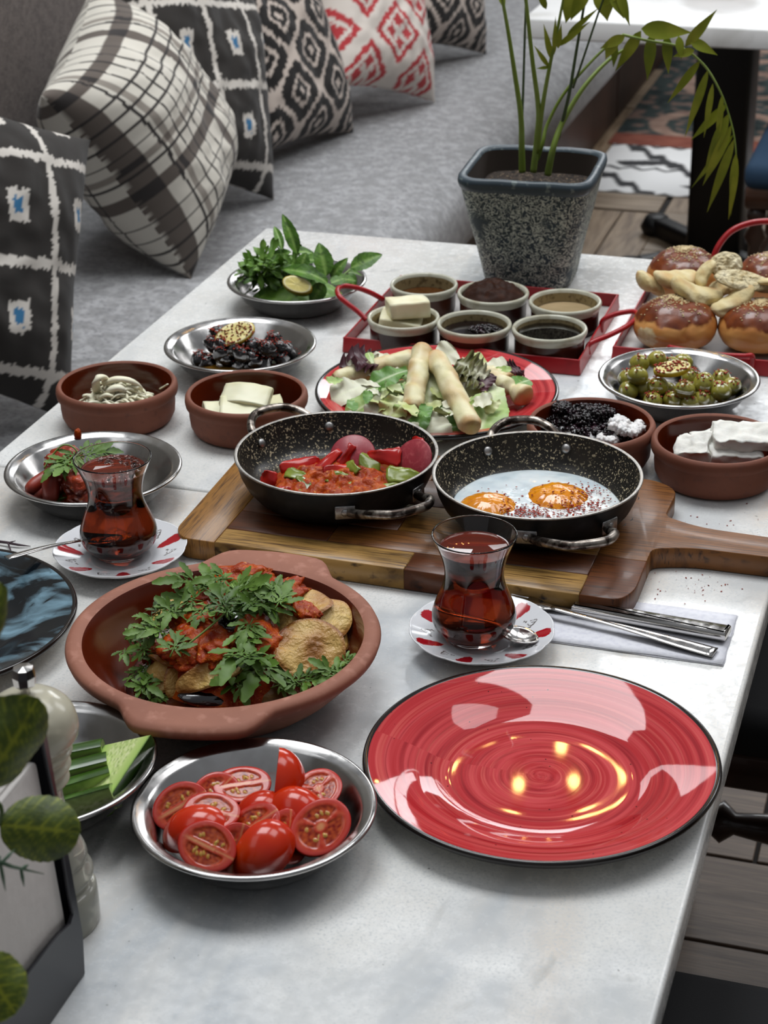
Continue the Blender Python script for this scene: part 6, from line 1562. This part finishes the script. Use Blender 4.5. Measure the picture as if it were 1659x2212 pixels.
lettuce('whitish leaf at the back right beyond the yellow one', (1050, 790, .044), (1110, 790, .040), .032, 'w', seed=14)
lettuce('pale leaf behind the longest roll', (940, 780, .052), (985, 752, .064), .034, 'w', (0, -.8, .8), seed=15)
lettuce('pale leaf behind the left roll', (860, 790, .040), (790, 775, .046), .034, 'w', seed=16)
lettuce('small round green leaf at the right of the salad', (1105, 838, .034), (1145, 812, .040), .026, 'd', seed=17, ruf=.03, prof='round')
lettuce('dark green leaf poking out behind the purple lettuce at left', (805, 785, .050), (795, 757, .060), .010, 'g', seed=18, ruf=.03)
lettuce('purple frilly lettuce at the back left of the plate', (820, 785, .040), (765, 765, .060), .040, 'p', seed=19, ruf=.30)
lettuce('second purple frill beside the left rim of the plate', (800, 795, .036), (738, 785, .046), .036, 'p', seed=20, ruf=.32)
lettuce('purple and green frilly leaf right of the rolls', (1050, 815, .050), (990, 772, .068), .042, 'm', seed=21, ruf=.30)
lettuce('reddish purple lettuce rib right of the frilly leaf', (1045, 845, .040), (1055, 800, .056), .022, 'p', seed=22, ruf=.1)
lettuce('brown green ruffled leaf above the rib', (1060, 830, .042), (1005, 800, .060), .036, 'm', seed=23, ruf=.25)
lettuce('small purple frill at the far right of the salad', (1095, 805, .040), (1125, 792, .044), .028, 'p', seed=24, ruf=.3)
q = random.Random(77); P = []
for i in range(46):
    u, v = q.gauss(930, 105), q.gauss(858, 32)
    if not (725 < u < 1110 and 790 < v < 925): continue
    a_ = q.uniform(0, 6.28); c = at(u, v, .030+.014*q.random()); L = q.uniform(.018, .034); V, F = leaf(L, L*q.uniform(.35, .8), 14, 3, 'lettuce', q.uniform(-.4, .5), .2, .08, 3, .1, 5, 0, q.random()*9); k_ = q.choice('gyywwd')
    P.append(xf((V, F, [mixc(lc[k_][0], lc[k_][1], max(0, min(1, .5+n3(v_[0]*90, v_[1]*90, i)))) for v_ in V]), frame(c, V3(math.cos(a_), math.sin(a_), q.uniform(-.3, .4)), V3(q.uniform(-.5, .5), -.5, 1))))
tag(obj('lettuce_shreds', join(P)[:2], mLet, colors=join(P)[2]), 'small torn lettuce shreds scattered between the larger leaves', 'lettuce', kind='stuff')
V, F = mound(.082, .055, .020, 20, 60, .006, 55, 51, 2.2); tag(obj('lettuce_bed', (V, F), M('lettuce_bed', H('9aab62'), .5, layers=[(30, H('5f7f38'), .45, .6), (18, H('cfd0ac'), .55, .65)], bump=[(60, .8, .004)]), loc=(-.5634, 1.966, T+.0065)), 'packed shredded lettuce under the pastry rolls', 'lettuce', kind='stuff')

# ------------------------------------------------------------------ buns and torn bread
def bun_mat():
    return M('baked_bun', (1, 1, 1), .32, attr=True, spec=.45, coat=.25, bump=[(50, .35, .002, 4), (260, .15, .0006)])
mBun = bun_mat(); mSes = M('sesame', H('cdb88a'), .5)
def bun(lab, u, v, h, R, Hh, seed, torn=False):
    c = at(u, v, h); t = thing('bun', lab, 'bread', (c.x, c.y, c.z-Hh*.5), 0, 'glazed sesame buns on the red tray'); V0, F = ico(5); V, C = [], []
    for p in V0:
        d = 1+.05*n3(p.x*1.3+seed, p.y*1.3, p.z*1.3)+.015*n3(p.x*5+seed, p.y*5, p.z*5); z = p.z*Hh*.55+Hh*.45 if p.z > -.6 else Hh*.45-.33*Hh-.08*Hh*(p.z+.6)
        crease = .03*math.exp(-((p.x*.8+p.y*.3+.25*math.sin(p.z*3+seed)-.3)/.05)**2)
        V.append((p.x*R*d*(1-crease), p.y*R*d*(1-crease), max(z*d, 0)))
        g = p.z+.22*n3(p.x*2.2+seed, p.y*2.2, 4)+.10*n3(p.x*7, p.y*7+seed, 1); k = sst(.30, .38, g)
        base = mixc(H('b9763a'), H('d09a5a'), .5+.8*n3(p.x*2, p.y*2, p.z*2+seed)); c_ = mixc(base, mixc(H('5a240c'), H('7c3a12'), .5+n3(p.x*6, p.y*6, seed)), k)
        if torn:
            dd = (p.x*CR.x+p.y*CR.y)+.75; ee = (p.x*CF.x+p.y*CF.y)+.62
            if dd*dd*3+ee*ee*1.4+(p.z+.15)**2*1.2 < .19+.08*n3(p.x*6, p.z*6, 2): c_ = mixc(H('d9c9a4'), H('c4ab7c'), .5+n3(p.x*14, p.z*14, 1))
        C.append(c_)
    obj('crust', (V, F), mBun, t, colors=C)
    q = random.Random(int(seed*7)+3); P = []
    for i in range(330):
        a, s = q.uniform(0, 6.28), q.gauss(0, .36); x, y = s*math.cos(a), s*math.sin(a)*1.0
        if x*x+y*y > .8: continue
        pz = math.sqrt(1-x*x-y*y); d = 1+.05*n3(x*1.3+seed, y*1.3, pz*1.3)+.015*n3(x*5+seed, y*5, pz*5); rr = .0013; o_ = Vector((x*R*d, y*R*d, (pz*Hh*.55+Hh*.45)*d+.0002)); b = q.uniform(0, 3.14)
        V1, F1 = ico(1); P.append(([(o_.x+rr*(w_.x*1.3*math.cos(b)-w_.y*.8*math.sin(b)), o_.y+rr*(w_.x*1.3*math.sin(b)+w_.y*.8*math.cos(b)), o_.z+w_.z*rr*.5) for w_ in V1], F1))
    s_ = obj('sesame_seeds', join(P), mSes, t); s_['kind'] = 'stuff'; return t
bun('torn glazed sesame bun at the front left of the bread tray', 1458, 695, .034, .052, .062, 1.2, True)
bun('whole glazed sesame bun at the front right, cut by the photo edge', 1640, 700, .034, .052, .062, 2.7)
bun('dark glazed sesame bun at the back left of the bread tray', 1478, 588, .040, .049, .064, 3.9)
bun('glazed bun with a small hole at the back right edge', 1668, 600, .040, .049, .064, 5.1)
mBr = M('white_bread', (1, 1, 1), .75, attr=True, bump=[(70, .7, .003, 5), (220, .4, .001)])
mCrumb = M('bread_crumb', H('d0c29c'), .85, layers=[(90, H('b8a274'), .5, .68, 3, None, 'warp'), (50, H('dfd4b4'), .5, .7)], bump=[(90, 1., .004, 3, None, 'warp')])
def bread(lab, a, b, r, seed=0., flat=.7, taper=.5, cut=None):
    A, B = at(*a), at(*b); d = B-A; L = d.length; V, C, F = [], [], []; n1, n2 = 24, 26
    for i in range(n1+1):
        t = i/n1; env = math.sqrt(max(.015, 1-(2*t-1)**4))*(1-taper*t)
        for k in range(n2):
            th_ = 2*math.pi*k/n2; rr = r*env*(1+.30*n3(t*2.2+seed, math.cos(th_)*.9, math.sin(th_)*.9)+.10*n3(t*8+seed, math.cos(th_)*2, math.sin(th_)*2)); V.append((L*t, rr*math.cos(th_)*1.15, rr*math.sin(th_)*flat*.8+.010*math.sin(t*3+seed)))
            C.append(mixc(mixc(H('d8cba2'), H('c9b47e'), .5+n3(t*5+seed, th_*.6, 1)), H('b07c40'), max(0, min(.8, 1.1*n3(t*3, math.cos(th_)*1.2, seed+3)))))
    for i in range(n1):
        for k in range(n2): k2 = (k+1) % n2; F.append((i*n2+k, i*n2+k2, (i+1)*n2+k2, (i+1)*n2+k))
    F.append(tuple(range(n2-1, -1, -1))); F.append(tuple(n1*n2+k for k in range(n2)))
    o = tag(obj('bread_piece', (V, F), mBr, colors=C, mat4=frame(A, d, UP)), lab, 'bread', 'torn white bread pieces on the red tray'); return o
def crumbslab(lab, u, v, h, n, R1, R2, spin, seed):
    t = thing('bread_slice', lab, 'bread', tuple(at(u, v, h)), 0, 'open crumb bread slices on the red tray'); V, C, F = [], [], []
    mm = zframe((0, 0, 0), V3(*n), spin)
    V, F = mound(R1, R2, .003, 26, 56, .0035, 130, seed, 5, jag=.12); obj('crumb', xf((V, F), mm), mCrumb, t)
    V, F = mound(R1*1.03, R2*1.03, .010, 12, 56, .001, 60, seed, 3, jag=.12); V = [(x, y, -z-.0008) for x, y, z in V]; F = [tuple(reversed(f)) for f in F]
    obj('crust', xf((V, F), mm), mBr, t, colors=[mixc(H('cdbd92'), H('b98a50'), max(0, n3(v_[0]*40, v_[1]*40, seed))) for v_ in V]); return t
bread('pale torn bread end at the left of the bread pile', (1385, 628, .050), (1425, 612, .056), .019, 1, .9, .1)
bread('bread piece leaning behind the long folded one at left', (1425, 620, .060), (1500, 575, .082), .020, 2, .8, .3)
bread('long folded bread piece in the centre of the pile', (1452, 612, .078), (1560, 632, .060), .023, 3, .75, .2)
bread('curled bread piece with a hooked end at the front right', (1535, 658, .058), (1630, 628, .070), .015, 4, .8, .1)
bread('bread piece rising towards the back in the middle', (1500, 598, .076), (1550, 582, .084), .017, 5, .7, .5)
bread('torn bread lump low in the middle of the pile', (1530, 640, .050), (1590, 628, .056), .018, 6, .7, .2)
bread('upright bread piece at the right photo edge', (1656, 640, .060), (1668, 600, .090), .014, 7, .6, .2)
crumbslab('open bread slice with large holes lying on top', 1603, 605, .082, (-.1, -.55, 1), .034, .016, -.35, 3)
crumbslab('bread end with one big hole facing the camera', 1568, 572, .088, (-.2, -.9, .6), .020, .017, 0, 4)

# flakes and crumbs on the marble right of the board
q = random.Random(51); P = []
for i in range(70): u, v = q.gauss(1455, 60), q.gauss(1270, 40); P.append(at(u, v, .0006))
for i in range(14): P.append(at(q.uniform(1480, 1650), q.uniform(1080, 1150), .0006))
P = [p for p in P if p.y > 1.56 and p.y < 1.63 and p.x < -.14 and p.x > -.25 or p.y > 1.70 and p.x < -.15]
tag(obj('pepper_flakes', speckle(P, .0011, 7), mFlake), 'stray red pepper flakes on the marble right of the board', 'flakes', kind='stuff')
# ------------------------------------------------------------------ nudge the food so that it lies inside its dish
bpy.context.view_layer.update()
def settle(c, z0, prof, names, R, tol=.0012, wall=None):
    rs = [p[0] for p in prof]; zs = [p[1] for p in prof]
    for o in list(bpy.data.objects):
        if o.type != 'MESH' or o.parent is not None or o.name.split('.')[0] not in names: continue
        mw = o.matrix_world; vs = np.empty(len(o.data.vertices)*3, dtype=np.float32); o.data.vertices.foreach_get('co', vs); vs = vs.reshape(-1, 3)
        A = np.array([list(r) for r in mw]); P = vs @ A[:3, :3].T + A[:3, 3]; m_ = P.mean(0)
        if math.hypot(m_[0]-c[0], m_[1]-c[1]) > R: continue
        for k in range(24):
            r = np.hypot(P[:, 0]-c[0], P[:, 1]-c[1]); pen = np.where(r < rs[-1], z0+np.interp(r, rs, zs)-P[:, 2], -1).max()
            if pen < tol: break
            d = np.array([c[0]-m_[0], c[1]-m_[1], 0.]); L = np.hypot(d[0], d[1]); d = d/L if L > .012 else d*0
            s = np.array([d[0]*.0009, d[1]*.0009, .0005]); P = P+s; m_ = m_+s
            o.matrix_basis.translation += Vector(s)
dprof = [(0, .0012), (.050, .0018), (.060, .0062), (.071, .0175), (.0805, .0325), (.0835, .0345)]
for d_ in (D_TOM, D_CUC, D_OL, D_DATE, D_MEAT): settle(d_, T+.0005, dprof, ('cherry_tomato', 'cucumber_piece', 'green_olive', 'black_olive', 'meat_piece', 'sausage_piece'), .085)
cprof = [(0, .0055), (.048, .006), (.056, .009), (.0595, .020), (.0605, .036), (.0628, .0445)]
for d_ in (B1, B2, B4): settle(d_, T+.0005, cprof, ('cheese_slice', 'feta_block', 'cheese_strand'), .06)
pprof = [(0, .0045), (.06, .0045), (.074, .0062), (.085, .0115), (.0925, .020), (.0975, .034), (.1008, .0473)]
settle(P1, T+HB+.001, pprof, ('red_pepper_piece', 'green_pepper_piece', 'salami_slice'), .1)
oprof = [(0, .0075), (.075, .0085), (.092, .013), (.104, .025), (.113, .040), (.1185, .053)]
settle(OC, T+.0005, oprof, ('potato_slice', 'aubergine_piece', 'tomato_sauce_lump'), .12)
# ------------------------------------------------------------------ warm pendant bulbs high over the tables (seen only as glints)
mBulb = bpy.data.materials.new('warm_bulb'); mBulb.use_nodes = True; _b = mBulb.node_tree.nodes['Principled BSDF']
_b.inputs['Emission Color'].default_value = (1., .55, .16, 1); _b.inputs['Emission Strength'].default_value = 60
def mirror(u, v, h, z):
    p = at(u, v, h); d = p-CP; d.z = -d.z; return p+d*((z-p.z)/d.z)
for k, (u, v, h, lab) in enumerate(((1180, 1690, .006, 'pair of warm pendant bulbs nearest the camera'), (1270, 1608, .006, 'warm pendant bulbs second from the camera'), (1420, 1285, 0, 'warm pendant bulbs third from the camera'), (1625, 870, 0, 'warm pendant bulbs farthest from the camera'))):
    p = mirror(u, v, h, 2.2); t = thing('pendant_lamp', lab, 'lamp', (p.x, p.y, 2.2))
    for s_ in (-.055, .055):
        V, F = blob(.012, .012, .016, 0, 1, 0, 3); obj('bulb', (V, F), mBulb, t, (s_, .02*s_/.05, 0))
        obj('cord', tube([(s_, .02*s_/.05, .04), (s_*.5, 0, .2), (0, 0, .36)], .003, 6), mBlack, t)
        V, F, _ = lathe([(.012, .02), (.014, .04), (.014, .07), (0, .075)], 16); obj('socket', (V, F), mBlack, t, (s_, .02*s_/.05, .01))
